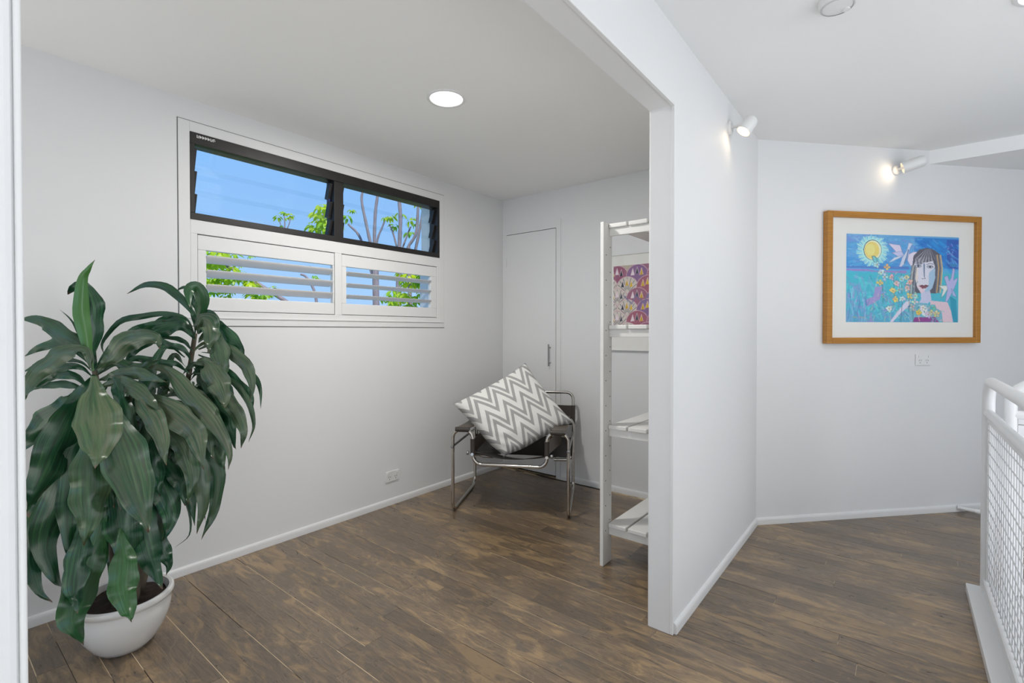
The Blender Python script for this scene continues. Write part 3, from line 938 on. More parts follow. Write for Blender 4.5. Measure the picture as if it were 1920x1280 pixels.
# ------------------------------------------------------------------ drawn artwork
class Canvas:
    def __init__(self, w, h, W, H):
        self.sx, self.sy = (w - 1) / W, (h - 1) / H
        self.w, self.h = w, h
        yy, xx = np.mgrid[0:h, 0:w]
        self.X, self.Y = xx / self.sx, yy / self.sy
        self.img = np.zeros((h, w, 3))

    def blend(self, mask, c):
        a = np.clip(mask, 0, 1)[..., None]
        self.img = self.img * (1 - a) + np.array(c, float) * a

    def poly(self, pts, c, a=1.0):
        ins = np.zeros((self.h, self.w), bool)
        n = len(pts)
        for i in range(n):
            x0, y0 = pts[i]; x1, y1 = pts[(i + 1) % n]
            if y0 == y1: continue
            cnd = ((y0 > self.Y) != (y1 > self.Y)) & (self.X < (x1 - x0) * (self.Y - y0) / (y1 - y0) + x0)
            ins ^= cnd
        self.blend(ins * a, c)

    def ell(self, cx, cy, rx, ry, c, a=1.0):
        self.blend((((self.X - cx) / rx) ** 2 + ((self.Y - cy) / ry) ** 2 <= 1) * a, c)

    def line(self, pts, w, c, a=1.0):
        dd = np.full((self.h, self.w), 1e9)
        for (x0, y0), (x1, y1) in zip(pts[:-1], pts[1:]):
            dx, dy = x1 - x0, y1 - y0
            L2 = dx * dx + dy * dy + 1e-9
            t = np.clip(((self.X - x0) * dx + (self.Y - y0) * dy) / L2, 0, 1)
            dd = np.minimum(dd, np.hypot(self.X - x0 - t * dx, self.Y - y0 - t * dy))
        self.blend(np.clip((w / 2 - dd) * self.sx + .5, 0, 1) * a, c)

    def strokes(self, n, x0, x1, y0, y1, cols, wmin, wmax, ln, ang=(0, 3.14), a=.6):
        for _ in range(n):
            x, y = rng.uniform(x0, x1), rng.uniform(y0, y1)
            g = rng.uniform(*ang); l = rng.uniform(.3, 1) * ln
            self.line([(x, y), (x + l * math.cos(g), y + l * math.sin(g))], rng.uniform(wmin, wmax), cols[rng.integers(len(cols))], a)

def art_mesh(name, cv, o, ax, ay, mat, parent):
    """flat print: a grid from corner o (top left) along ax and down ay, coloured point by point"""
    h, w = cv.h, cv.w
    o, ax, ay = (np.array(q, float) for q in (o, ax, ay))
    s, t = np.meshgrid(np.linspace(0, 1, w), np.linspace(0, 1, h))
    P = o + s[..., None] * ax + t[..., None] * ay
    idx = np.arange(h * w).reshape(h, w)
    f = np.stack([idx[:-1, :-1], idx[1:, :-1], idx[1:, 1:], idx[:-1, 1:]], -1).reshape(-1, 4)
    org = o + ax / 2 + ay / 2
    me = bpy.data.meshes.new(name)
    me.from_pydata((P.reshape(-1, 3) - org).tolist(), [], f.tolist())
    c = cv.img.reshape(-1, 3) / 255
    c = np.clip(np.where(c <= .04045, c / 12.92, ((c + .055) / 1.055) ** 2.4) * 1.28, 0, .92)
    at_ = me.color_attributes.new('Col', 'FLOAT_COLOR', 'POINT')
    at_.data.foreach_set('color', np.concatenate([c, np.ones((len(c), 1))], 1).astype(np.float32).ravel())
    me.materials.append(mat); me.update()
    ob = bpy.data.objects.new(name, me); COL.objects.link(ob)
    ob.parent = parent; ob.location = org - WORLD_ORG[parent]
    WORLD_ORG[ob] = org
    return ob

def paint_blue():
    c = Canvas(300, 233, 1500, 1165)
    bands = [(0, (96, 158, 204)), (250, (86, 156, 210)), (400, (70, 142, 204)), (470, (92, 170, 214)), (520, (70, 178, 196)), (800, (78, 178, 196)), (1165, (88, 160, 192))]
    ys = c.Y[:, 0]
    for k in range(3):
        c.img[..., k] = np.interp(ys, [b[0] for b in bands], [b[1][k] for b in bands])[:, None]
    c.poly([(890, 25), (1500, 25), (1500, 440), (890, 440)], (46, 124, 196))
    c.poly([(1330, 40), (1500, 40), (1500, 430), (1340, 430)], (52, 92, 172))
    c.poly([(0, 0), (320, 0), (250, 60), (0, 120)], (108, 150, 206))
    c.strokes(130, 0, 900, 0, 420, [(120, 176, 214), (92, 160, 212), (124, 142, 206), (110, 190, 214)], 16, 44, 160, (-.4, .4), .35)
    c.strokes(60, 900, 1480, 40, 420, [(40, 146, 210), (64, 108, 190), (30, 112, 190), (96, 176, 220)], 14, 44, 150, (.1, 1.0), .5)
    c.strokes(240, 0, 820, 520, 1150, [(88, 196, 204), (70, 166, 196), (128, 160, 204), (100, 206, 206), (148, 140, 192)], 12, 36, 120, (-.6, 1.9), .45)
    c.poly([(0, 428), (820, 415), (830, 455), (0, 450)], (84, 112, 184), .7)
    c.poly([(0, 462), (260, 458), (380, 480), (790, 470), (790, 510), (260, 490), (0, 486)], (164, 124, 188), .75)
    c.poly([(370, 700), (470, 690), (440, 860), (270, 960), (240, 880), (360, 820)], (176, 138, 196), .75)
    c.strokes(70, 20, 260, 640, 1120, [(146, 142, 200), (108, 176, 210), (164, 190, 220), (84, 120, 180)], 6, 16, 150, (1.3, 1.8), .6)
    c.strokes(60, 300, 840, 480, 1100, [(206, 214, 226), (222, 200, 160), (60, 118, 146), (176, 150, 196)], 5, 10, 90, (.9, 2.2), .6)
    c.strokes(40, 0, 880, 20, 440, [(190, 220, 232), (70, 120, 190), (164, 150, 206)], 4, 9, 60, (-.8, .8), .5)
    c.strokes(30, 920, 1480, 50, 420, [(130, 200, 230), (26, 70, 150), (150, 150, 214)], 5, 12, 70, (.2, 1.2), .6)
    # sun with rays
    for k in range(64):
        g = k / 64 * 2 * math.pi
        l = rng.uniform(175, 215)
        c.line([(340 + 120 * math.cos(g), 215 + 130 * math.sin(g)), (340 + l * math.cos(g + .1), 215 + l * math.sin(g + .1))], 15, [(168, 224, 222), (140, 204, 216), (200, 232, 214)][k % 3], .85)
    c.ell(338, 208, 140, 158, (170, 222, 220), .8)
    c.ell(338, 205, 118, 136, (64, 92, 120)); c.ell(340, 207, 111, 129, (244, 232, 190)); c.ell(330, 210, 96, 112, (238, 202, 118)); c.ell(310, 200, 60, 76, (246, 214, 140), .8)
    c.poly([(330, 290), (360, 280), (430, 330), (400, 400), (360, 370)], (112, 190, 200), .9)
    c.line([(330, 290), (365, 285), (400, 330), (390, 400), (350, 350), (330, 290)], 7, (76, 110, 130))
    def bird(pts, col, edge):
        c.poly(pts, col); c.line(pts + [pts[0]], 6, edge, .7)
    bird([(545, 112), (700, 130), (735, 235), (590, 245), (640, 215)], (210, 200, 228), (120, 130, 170))
    bird([(590, 235), (720, 210), (760, 270), (700, 300)], (188, 190, 226), (120, 130, 170))
    bird([(550, 370), (620, 300), (740, 262), (700, 300), (600, 350)], (196, 206, 230), (120, 150, 180))
    bird([(790, 200), (815, 95), (870, 105), (835, 160), (815, 260), (760, 380), (720, 420), (690, 420), (730, 300)], (198, 204, 232), (110, 130, 170))
    bird([(815, 250), (880, 215), (950, 215), (880, 300), (870, 420), (840, 400), (800, 330)], (214, 206, 230), (130, 130, 170))
    c.line([(812, 190), (795, 270), (760, 370)], 16, (98, 130, 172))
    # hair
    c.poly([(880, 270), (960, 180), (1060, 155), (1150, 175), (1235, 230), (1262, 330), (1268, 560), (1250, 720), (1200, 770), (900, 770), (860, 600), (865, 420)], (92, 92, 104))
    # face
    c.poly([(890, 380), (930, 300), (1040, 270), (1130, 300), (1172, 400), (1180, 560), (1140, 700), (1060, 775), (985, 770), (930, 680), (895, 520)], (208, 208, 222))
    c.poly([(1090, 500), (1170, 420), (1180, 560), (1140, 700), (1050, 780), (1020, 760), (1090, 650)], (152, 184, 208), .9)
    c.poly([(895, 430), (940, 420), (940, 640), (985, 740), (940, 690), (900, 520)], (226, 208, 196), .8)
    c.poly([(930, 660), (1000, 690), (1050, 765), (990, 770)], (222, 190, 200), .7)
    for k in range(26):
        g = k / 25
        x0 = 960 + 240 * g
        c.line([(1050 + 60 * g, 175), (x0 - 70 + 40 * g, 300 + 50 * math.sin(3 * g)), (895 + 300 * g, 345 + 40 * math.sin(7 * g))], 8, [(70, 72, 86), (132, 132, 140), (168, 168, 170), (84, 86, 100)][k % 4])
    for k, col in enumerate([(84, 88, 100), (128, 128, 140), (212, 172, 104), (96, 98, 110), (150, 146, 150), (224, 190, 130)]):
        x = 1170 + k * 16
        c.line([(x, 250), (x + 25, 420), (x + 14, 600), (x, 760)], 12, col)
    for k in range(6):
        x = 830 + k * 13
        c.line([(x + 30, 400), (x + 8, 560), (x, 790)], 11, [(112, 118, 132), (148, 152, 160), (190, 190, 176), (92, 96, 110)][k % 4])
    # eyes, brows, nose, mouth
    for ex, ey, rx in ((945, 405, 44), (1105, 412, 46)):
        c.line([(ex - rx, ey - 30), (ex, ey - 46), (ex + rx, ey - 36)], 7, (98, 108, 120))
        c.ell(ex, ey, rx, 20, (92, 100, 118)); c.ell(ex, ey + 2, rx - 8, 13, (186, 192, 204)); c.ell(ex + 2, ey, 15, 15, (84, 90, 106)); c.ell(ex, ey - 2, 6, 6, (40, 44, 56))
    c.line([(1022, 370), (1026, 480), (1030, 545)], 13, (98, 120, 150)); c.line([(1034, 380), (1030, 545), (1040, 572), (1005, 576)], 5, (92, 108, 134))
    c.ell(1000, 575, 7, 5, (70, 70, 84)); c.ell(1040, 570, 7, 5, (70, 70, 84))
    c.poly([(958, 672), (1000, 656), (1022, 666), (1050, 655), (1090, 668), (1050, 705), (1005, 710)], (132, 84, 96)); c.line([(958, 672), (1022, 676), (1090, 668)], 5, (70, 44, 60))
    # neck, shoulders, dress
    c.poly([(985, 770), (1110, 740), (1130, 860), (1080, 910), (960, 900), (990, 850)], (190, 192, 216))
    c.poly([(780, 890), (850, 870), (830, 940), (700, 1060), (610, 1165), (570, 1165), (690, 1000)], (208, 202, 224))
    c.poly([(1110, 870), (1350, 890), (1400, 1010), (1430, 1165), (1290, 1165), (1270, 1010), (1120, 960)], (214, 190, 200))
    c.poly([(830, 940), (960, 900), (1110, 930), (1270, 1010), (1280, 1165), (840, 1165)], (116, 172, 190))
    c.poly([(960, 930), (1070, 960), (1090, 1090), (1010, 1080)], (222, 224, 228), .9)
    c.poly([(900, 1100), (1180, 1090), (1240, 1165), (880, 1165)], (140, 70, 138))
    c.poly([(1380, 800), (1470, 860), (1490, 1165), (1440, 1165), (1400, 1000)], (44, 148, 176))
    c.strokes(50, 840, 1280, 900, 1160, [(90, 190, 196), (200, 190, 214), (64, 110, 140), (214, 170, 160)], 6, 16, 60, (0, 3.1), .7)
    bird([(1225, 665), (1380, 660), (1300, 790), (1262, 830), (1290, 720)], (214, 222, 216), (110, 130, 130))
    bird([(1395, 560), (1420, 420), (1450, 440), (1430, 590), (1490, 550), (1480, 600), (1440, 700), (1350, 880), (1320, 880), (1350, 700), (1300, 545), (1350, 525), (1370, 600)], (176, 176, 216), (104, 116, 160))
    bird([(1400, 700), (1440, 740), (1480, 820), (1420, 800)], (160, 176, 214), (104, 116, 160))
    c.ell(1430, 385, 55, 22, (58, 128, 182))
    # flowers on stems
    for x, y in ((720, 520), (620, 560), (470, 640), (830, 760), (870, 920), (735, 900)):
        c.line([(x, y), (x + rng.uniform(-20, 20), y + 260)], 8, (70, 108, 120), .8)
    fl_ = [(530, 430, (224, 184, 104)), (590, 560, (206, 182, 190)), (455, 500, (180, 214, 222)), (440, 640, (224, 196, 132)), (610, 740, (228, 196, 128)), (725, 590, (150, 214, 214)),
           (830, 625, (214, 172, 176)), (560, 985, (214, 228, 226)), (835, 810, (220, 186, 120)), (910, 810, (172, 212, 204)), (955, 1035, (232, 190, 96)), (1160, 960, (88, 186, 184)), (870, 960, (200, 186, 190)), (1090, 1060, (196, 190, 214)), (1200, 1050, (200, 200, 150)), (500, 560, (172, 210, 222)), (655, 640, (214, 190, 196)), (690, 730, (150, 206, 208)), (790, 560, (206, 204, 170)), (650, 860, (226, 196, 130)), (735, 850, (198, 222, 222)), (800, 705, (212, 180, 180)), (905, 890, (196, 214, 206)), (1015, 965, (226, 228, 228)), (1130, 1030, (206, 196, 160)), (395, 400, (176, 206, 222)), (480, 790, (150, 180, 214))]
    for x, y, col in fl_:
        g0 = rng.uniform(0, 6)
        np_ = int(rng.integers(4, 7))
        for k in range(np_):
            g = k * 2 * math.pi / np_ + g0
            l = rng.uniform(34, 60); w_ = rng.uniform(14, 23)
            tip_ = (x + l * math.cos(g), y + l * math.sin(g))
            q1 = (x + l * .6 * math.cos(g) - w_ * math.sin(g), y + l * .6 * math.sin(g) + w_ * math.cos(g))
            q2 = (x + l * .6 * math.cos(g) + w_ * math.sin(g), y + l * .6 * math.sin(g) - w_ * math.cos(g))
            sh_ = tuple(min(255, v + rng.uniform(-24, 18)) for v in col)
            c.poly([(x, y), q1, tip_, q2], sh_)
            c.line([(x, y), q1, tip_, q2], 4, (92, 112, 120), .55)
        c.ell(x, y, 9, 9, (190, 146, 84), .8)
    c.strokes(60, 420, 960, 480, 1100, [(60, 120, 140), (196, 220, 224), (224, 196, 150)], 5, 9, 50, (0, 3.1), .6)
    c.strokes(16, 1300, 1420, 90, 240, [(150, 150, 210), (96, 176, 220)], 6, 12, 40, (0, 3.1), .8)
    c.strokes(24, 90, 240, 1090, 1112, [(176, 160, 140)], 3, 5, 22, (-.5, .5), .8)
    c.img += rng.normal(0, 5, c.img.shape[:2])[..., None]
    c.img = np.clip(c.img, 0, 255)
    return c

def picture(name, label, o, du, n, s0, s1, z0, z1, fw, fd, matw, frame_mat, canvas, pr):
    """framed picture on a wall: o base point, du along, n out of the wall; pr = print rectangle (s0,s1,z0,z1)"""
    P3 = lambda s, z, out: o + du * s + n * out + Zv * z
    root = empty(name, P3((s0 + s1) / 2, z0, 0), label, 'picture')
    for a, b, zz0, zz1 in ((s0, s0 + fw, z0, z1), (s1 - fw, s1, z0, z1), (s0 + fw, s1 - fw, z1 - fw, z1), (s0 + fw, s1 - fw, z0, z0 + fw)):
        MB().obox(P3(a, zz0, .002), du * (b - a), n * fd, Zv * (zz1 - zz0)).build('frame_bar', frame_mat, root, bevel=0.003)
    MB().obox(P3(s0 + fw, z0 + fw, .003), du * (s1 - s0 - 2 * fw), n * (fd * .45), Zv * (z1 - z0 - 2 * fw)).build('mat_board', M['mat_board'], root)
    d_ = .003 + fd * .45 + .0006
    pw = art_mesh('print', canvas, P3(pr[0], pr[3], d_), du * (pr[1] - pr[0]), -Zv * (pr[3] - pr[2]), M['print'], root)
    MB().obox(P3(s0 + fw, z0 + fw, fd * .78), du * (s1 - s0 - 2 * fw), n * .002, Zv * (z1 - z0 - 2 * fw)).build('glazing', M['picture_glass'], root)
    return root
picture('framed_painting', 'oak framed blue painting of a long-haired woman, sun and birds', RA, RD, RN, .464, 1.633, 1.148, 1.998, .038, .040, .1, M['oak'], paint_blue(), (.617, 1.475, 1.287, 1.858))

def paint_pink():
    c = Canvas(200, 160, 720, 590)
    c.img[:] = (150, 104, 124)
    c.img += (c.Y / 590)[..., None] * np.array((-24, -16, 10))
    c.poly([(0, 0), (75, 0), (60, 60), (40, 140), (0, 170)], (120, 150, 172)); c.poly([(0, 0), (40, 0), (10, 60), (0, 90)], (72, 104, 132))
    c.poly([(75, 0), (200, 0), (190, 100), (60, 150)], (176, 164, 148))
    c.strokes(40, 0, 60, 20, 160, [(210, 214, 214), (60, 96, 128)], 6, 12, 50, (1.2, 2.0), .7)
    def scallop(cx, cy, r, col, lines, spikes=()):
        c.ell(cx, cy, r + 6, r + 6, (196, 160, 172)); c.ell(cx, cy, r, r, col)
        c.poly([(cx - r - 8, cy + 4), (cx + r + 8, cy + 4), (cx + r + 8, cy + 30), (cx - r - 8, cy + 30)], col, .0)
        if lines:
            for k in range(15):
                g = math.pi * (1.04 + .92 * k / 14)
                c.line([(cx + r * .92 * math.cos(g), cy + r * .92 * math.sin(g)), (cx + r * .2 * math.cos(g), cy + r * .28 * math.sin(g) + 40)], 5, [(198, 190, 184), (92, 92, 98)][k % 2])
    for row in range(6):
        y = 40 + row * 112
        for q in range(-1, 5):
            x = 205 * q + (102 if row % 2 else 0) + 40
            stripy = x < 210 and row > 0
            scallop(x, y + 70, 108, (200, 192, 184) if stripy else [(150, 98, 120), (132, 100, 140), (156, 92, 110)][(q + row) % 3], stripy)
            for k in range(3):
                bx = x - 66 + k * 44
                col = [(206, 172, 40), (226, 206, 212), (60, 66, 78), (196, 160, 36)][(k + q + 2 * row) % 4]
                yy_ = y + 62 - 14 * (k % 2)
                c.poly([(bx, yy_), (bx + 20, yy_ - 66), (bx + 36, yy_ - 2)], col)
                c.line([(bx, yy_), (bx + 20, yy_ - 66), (bx + 36, yy_ - 2)], 5, (222, 200, 204), .85)
    for q in range(5):
        c.line([(110 + 120 * q, 300), (190 + 120 * q, 380), (230 + 120 * q, 290)], 14, (112, 110, 150), .7)
    c.img += rng.normal(0, 6, c.img.shape[:2])[..., None]
    c.img = np.clip(c.img, 0, 255)
    return c
picture('framed_print', 'white framed print of pink scallops seen through the slatted shelf', np.array([0, YB, 0.0]), np.array([1.0, 0, 0]), np.array([0, -1.0, 0]), -1.829, -1.036, 1.081, 1.806, .009, .022, .1, M['trim'], paint_pink(), (-1.715, -1.15, 1.270, 1.719))

# ------------------------------------------------------------------ small fixtures
def power_point(name, o, du, n, label, w=.117, h=.075):
    """double outlet, o = lower left corner on the wall"""
    root = empty(name, o + du * w / 2, label, 'socket')
    MB().obox(o + n * .0005, du * w, n * .008, Zv * h).build('plate', M['plastic'], root, bevel=0.004, seg=3)
    for k in (0, 1):
        c = o + du * (w * (.27 + .46 * k)) + n * .0088
        MB().obox(c + du * (-.016 if k == 0 else .006) + Zv * (h - .022), du * .010, n * .004, Zv * .013).build('switch', M['plastic'], root, bevel=0.001)
        for dx, dz, tl in ((-.009, .030, .35), (.009, .030, -.35), (0, .014, 0)):
            a = du * math.sin(tl) + Zv * math.cos(tl)
            MB().obox(c + du * dx + Zv * dz - du * .0012, du * .0026, n * .0006, a * .009).build('slot', M['slot'], root)
    return root
power_point('power_socket', np.array([XL, 2.108, .165]), np.array([0, 1.0, 0]), np.array([1.0, 0, 0]), 'white double power socket low on the window wall')
power_point('power_socket', onr(1.163, .998), RD, RN, 'white double power socket under the blue painting')

def downlight(x, y, z, label, energy):
    root = empty('downlight', (x, y, z), label, 'light')
    MB().lathe([(.098, 0), (.098, -.003), (.094, -.006), (.084, -.006), (.080, -.002), (.078, .02)], 40, (x, y, z)).build('trim_ring', M['plastic'], root, smooth='auto')
    MB().lathe([(0, -.0025), (.080, -.0025), (.080, -.001), (0, -.001)], 40, (x, y, z)).build('diffuser', M['lamp_glow'], root)
    add_light('downlight_lamp', 'AREA', (x, y, z - .012), (0, 0, -1), energy, (1.0, 0.97, 0.93), shape='DISK', size=.15)
downlight(-1.80, 1.725, ZC, 'round recessed downlight glowing in the nook ceiling', 17)
downlight(0.405, 2.535, ZH, 'recessed downlight cut off by the top right corner of the frame', 4.5)

sm = empty('smoke_alarm', (-0.19, 2.135, ZH), 'white smoke alarm on the hall ceiling at the top edge', 'smoke alarm')
MB().lathe([(.062, 0), (.062, -.012), (.056, -.028), (.030, -.034), (0, -.035)], 32, (-0.19, 2.135, ZH)).build('body', M['plastic'], sm, smooth='auto')
MB().lathe([(.052, -.0255), (.0535, -.027), (.0535, -.030), (.049, -.0318)], 32, (-0.19, 2.135, ZH)).build('vent_ring', M['line_light'], sm, smooth='auto')
MB().lathe([(.012, -.033), (.012, -.037), (0, -.038)], 16, (-0.165, 2.16, ZH)).build('test_button', M['plastic'], sm, smooth='auto')

def spot(name, label, base, n, hd_dir, hl, hr, energy, arm, back=.35):
    """adjustable wall spot: round base plate, arm and open-ended cylinder with a bulb"""
    base, n, hd_dir = (np.array(q, float) for q in (base, n, hd_dir))
    n /= np.linalg.norm(n); hd_dir /= np.linalg.norm(hd_dir)
    root = empty(name, base, label, 'light', 'white adjustable wall spotlights')
    MB().lathe([(0, 0), (.034, 0), (.034, .010), (.028, .016), (0, .018)], 24, base, n).build('base_plate', M['plastic'], root, smooth='auto')
    j = base + n * arm
    MB().tube([base + n * .012, j], .008, 10).build('arm', M['plastic'], root, smooth='auto')
    a = j - hd_dir * hl * back
    sh_ = MB().lathe([(0, 0), (hr * .55, 0), (hr * .8, .006), (hr, .02), (hr, hl), (hr * .93, hl), (hr * .9, .03), (0, .026)], 28, a, hd_dir)
    sh_.build('lamp_shade', M['plastic'], root, smooth='auto')
    bc = a + hd_dir * hl * .55
    MB().lathe([(0, -.03), (hr * .45, -.025), (hr * .66, 0), (hr * .5, .018), (0, .026)], 16, bc, hd_dir).build('bulb', M['bulb_glow'], root, smooth='auto')
    add_light(name + '_lamp', 'SPOT', a + hd_dir * (hl + .004), hd_dir, energy, (1.0, .84, .62), spot_size=math.radians(150), spot_blend=1.0, shadow_soft_size=.03)
    return root
spot('wall_spotlight', 'white spotlight high on the partition, lit, its bulb showing', (XPH, 2.715, 2.292), (1, 0, 0), (-.42, -.36, -.78), .085, .036, .22, .10)
spb = onr(1.005, 2.292)
spot('wall_spotlight', 'white spotlight above the blue painting washing the wall warmly', spb, RN, -RD * .70 - RN * .58 - Zv * .26, .125, .036, .34, .085, back=.75)

# ------------------------------------------------------------------ potted dracaena
PC = np.array([-2.370, 0.537, 0.0])
plant = empty('potted_dracaena', PC, 'tall drooping green dracaena in a white glazed pot by the window wall', 'potted plant')
prof = [(0, 0), (.088, 0), (.096, .004), (.118, .030), (.150, .085), (.168, .140), (.173, .180), (.170, .205), (.172, .212), (.182, .220), (.185, .231), (.182, .242), (.174, .247), (.164, .244), (.160, .225), (.158, .190), (0, .188)]
prof = [(r_ * .878, h_ * .838) for r_, h_ in prof]
pot = MB().lathe(prof, 56, PC + Zv * .0005).build('pot', M['pot'], plant, smooth='auto')
sv, sf = [], []
for j in range(9):
    for i in range(40):
        r = .139 * j / 8; g = 2 * math.pi * i / 40
        p = PC + np.array([r * math.cos(g), r * math.sin(g), .178])
        p[2] += .012 * mnoise.noise(Vector(p * 30)) + .010 * (1 - j / 8)
        sv.append(p)
for j in range(8):
    for i in range(40):
        sf.append((j * 40 + i, j * 40 + (i + 1) % 40, (j + 1) * 40 + (i + 1) % 40, (j + 1) * 40 + i))
MB().add(sv, sf).build('soil', M['soil'], plant, smooth=True)

crownA, crownB, crownC = at(178, 695, 1.86), at(366, 625, 2.16), at(255, 790, 1.95)
def cane(p, q, r0, r1, bend):
    m_ = (np.array(p) + np.array(q)) / 2 + np.array(bend)
    pts = catmull([p, m_, q], 22)
    rs = [(r0 + (r1 - r0) * i / 22) * (1 + .06 * (i % 2)) for i in range(23)]
    return MB().tube(pts, rs, 10).build('cane', M['cane'], plant, smooth=True)
cane(PC + np.array([.03, -.03, .175]), crownA, .016, .009, (.0, .01, 0))
cane(PC + np.array([-.02, .05, .175]), crownB, .017, .009, (.0, .02, -.03))
cane(PC + np.array([.05, .02, .175]), crownC, .015, .010, (.02, .02, 0))
cane(PC + np.array([-.04, -.01, .175]), at(200, 960, 1.97), .014, .009, (-.01, 0, 0))
lf_rng = random.Random(21)

def leaf(pts, width, roll=0.0, dust=0.0, fresh=0.0, fold=0.25, wav=1.0, curl=0.0):
    """blade along 3D control points; width in metres at its broadest"""
    N = 22
    P = catmull(pts, N)
    P = [np.array([max(p[0], XL + .022), p[1], max(p[2], .03)]) for p in P]
    L_ = [0]
    for a, b in zip(P[:-1], P[1:]): L_.append(L_[-1] + np.linalg.norm(b - a))
    tot = L_[-1]
    ph, ph2 = lf_rng.uniform(0, 6), lf_rng.uniform(0, 6)
    vs, uvs, fs = [], [], []
    W = 6
    prev = None
    for i, p in enumerate(P):
        t = L_[i] / tot
        T = P[min(i + 1, N)] - P[max(i - 1, 0)]; T = T / (np.linalg.norm(T) + 1e-9)
        view = EYEP - p; view /= np.linalg.norm(view)
        side = np.cross(T, view)
        if np.linalg.norm(side) < .25 and prev is not None: side = prev
        side = side - T * np.dot(side, T); side /= np.linalg.norm(side) + 1e-9
        if prev is not None and np.dot(side, prev) < 0: side = -side
        if prev is not None:
            side = side * .5 + prev * .5; side = side - T * np.dot(side, T); side /= np.linalg.norm(side) + 1e-9
        prev = side
        nrm = np.cross(side, T)
        if np.dot(nrm, view) < 0: nrm = -nrm
        rl = roll + curl * (t - .5)
        s2 = side * math.cos(rl) + nrm * math.sin(rl)
        n2 = nrm * math.cos(rl) - side * math.sin(rl)
        if t < .5: w = .13 + .87 * math.sin(t / .5 * math.pi / 2) ** 1.6
        else: w = max(.02, math.cos((t - .5) / .5 * math.pi / 2)) ** .95
        w *= width / 2
        for k in range(W + 1):
            a = k / W * 2 - 1
            rip = wav * .16 * width * abs(a) ** 1.5 * math.sin(t * 21 + ph + (2.1 if a > 0 else 0)) + wav * .07 * width * a * math.sin(t * 37 + ph2)
            edge = 1 + wav * .10 * math.sin(t * 23 + ph2 + 2 * np.sign(a)) * abs(a)
            q = p + s2 * a * w * edge + n2 * (-(fold * w) * (abs(a) ** 1.2) + fold * w * .5 + rip)
            q[0] = max(q[0], XL + .012)
            vs.append(q); uvs.append((k / W, t))
    for i in range(N):
        for k in range(W):
            a = i * (W + 1) + k
            fs.append((a, a + 1, a + W + 2, a + W + 1))
    o = MB().add(vs, fs).build('leaf', M['leaf'], plant, smooth=True, uv=uvs)
    o.color = (dust, fresh, 0, 1)
    return o

def pl(pix, d0, d1, wpx, **kw):
    """leaf through image points, depth from d0 at its base to d1 at its tip"""
    n = len(pix)
    pts = [at(x, y, d0 + (d1 - d0) * i / (n - 1)) for i, (x, y) in enumerate(pix)]
    return leaf(pts, wpx * 1.12 * (d0 + d1) / 2 / FPX, **kw)

# background, darker and hanging low first
pl([(176, 705), (130, 760), (85, 790), (35, 850)], 1.90, 1.90, 40)
pl([(178, 740), (140, 860), (100, 960), (82, 1030), (108, 1092), (121, 1101)], 1.90, 1.86, 48)
pl([(170, 760), (110, 900), (70, 980), (56, 1040), (72, 1105), (98, 1128)], 1.93, 1.90, 40)
pl([(176, 745), (140, 850), (128, 940), (128, 1010), (136, 1062)], 1.86, 1.80, 34)
pl([(220, 800), (205, 900), (192, 980), (188, 1070)], 1.92, 1.86, 48)
pl([(250, 800), (270, 880), (290, 960), (287, 1050)], 1.96, 1.93, 50)
pl([(240, 860), (262, 960), (280, 1040), (304, 1104)], 1.92, 1.82, 44)
pl([(200, 950), (170, 1040), (147, 1110), (137, 1165), (156, 1210)], 1.82, 1.66, 52, curl=.4, fresh=.15)
pl([(255, 810), (290, 890), (317, 950), (320, 975), (305, 1014)], 1.95, 1.90, 40)
pl([(215, 850), (225, 930), (235, 1000), (241, 1055), (251, 1079)], 1.86, 1.80, 56)
pl([(225, 990), (233, 1050), (230, 1095), (238, 1140), (247, 1166)], 1.80, 1.66, 42, fresh=.25)
pl([(160, 960), (150, 1030), (140, 1100), (146, 1150)], 1.80, 1.68, 36)
pl([(270, 950), (300, 1020), (316, 1055), (312, 1078)], 1.97, 1.95, 26)
pl([(205, 900), (215, 980), (212, 1050), (206, 1090)], 1.95, 1.93, 30)
# crown A: left and front
pl([(172, 690), (152, 650), (118, 628), (80, 603), (35, 596)], 1.86, 1.85, 27, dust=0.12, roll=.2)
pl([(174, 690), (150, 660), (120, 643), (85, 648), (44, 668)], 1.88, 1.90, 18)
pl([(174, 692), (158, 655), (120, 662), (80, 690), (58, 715), (40, 756)], 1.84, 1.78, 30, dust=0.35, roll=-.3)
pl([(172, 695), (150, 678), (110, 674), (75, 682), (38, 700)], 1.88, 1.90, 10)
pl([(172, 705), (150, 688), (110, 690), (80, 712), (50, 738)], 1.88, 1.88, 16)
pl([(168, 730), (140, 705), (100, 702), (60, 722), (40, 740)], 1.88, 1.90, 18)
pl([(166, 742), (135, 722), (90, 722), (58, 731)], 1.89, 1.92, 13)
pl([(176, 702), (150, 742), (120, 800), (82, 890), (50, 966)], 1.84, 1.76, 52, roll=.25)
pl([(177, 700), (172, 640), (176, 590), (168, 552), (150, 530), (128, 552)], 1.88, 1.90, 32, roll=-.25)
pl([(176, 702), (162, 640), (152, 580), (155, 525), (165, 505), (178, 487)], 1.86, 1.84, 22, fresh=.55, fold=.5, wav=.4)
pl([(174, 700), (155, 640), (145, 620), (132, 598), (112, 580)], 1.87, 1.90, 4)
pl([(178, 694), (205, 660), (235, 640), (268, 615), (310, 600)], 1.87, 2.00, 22)
pl([(178, 700), (205, 675), (240, 640), (290, 632), (300, 655)], 1.86, 1.88, 34, dust=0.39)
pl([(180, 705), (215, 680), (255, 690), (300, 672)], 1.88, 1.94, 18, dust=0.20)
pl([(180, 715), (210, 705), (255, 700), (310, 716)], 1.87, 1.86, 22, dust=0.31)
pl([(182, 730), (220, 715), (262, 735), (300, 770)], 1.85, 1.85, 26, dust=0.39)
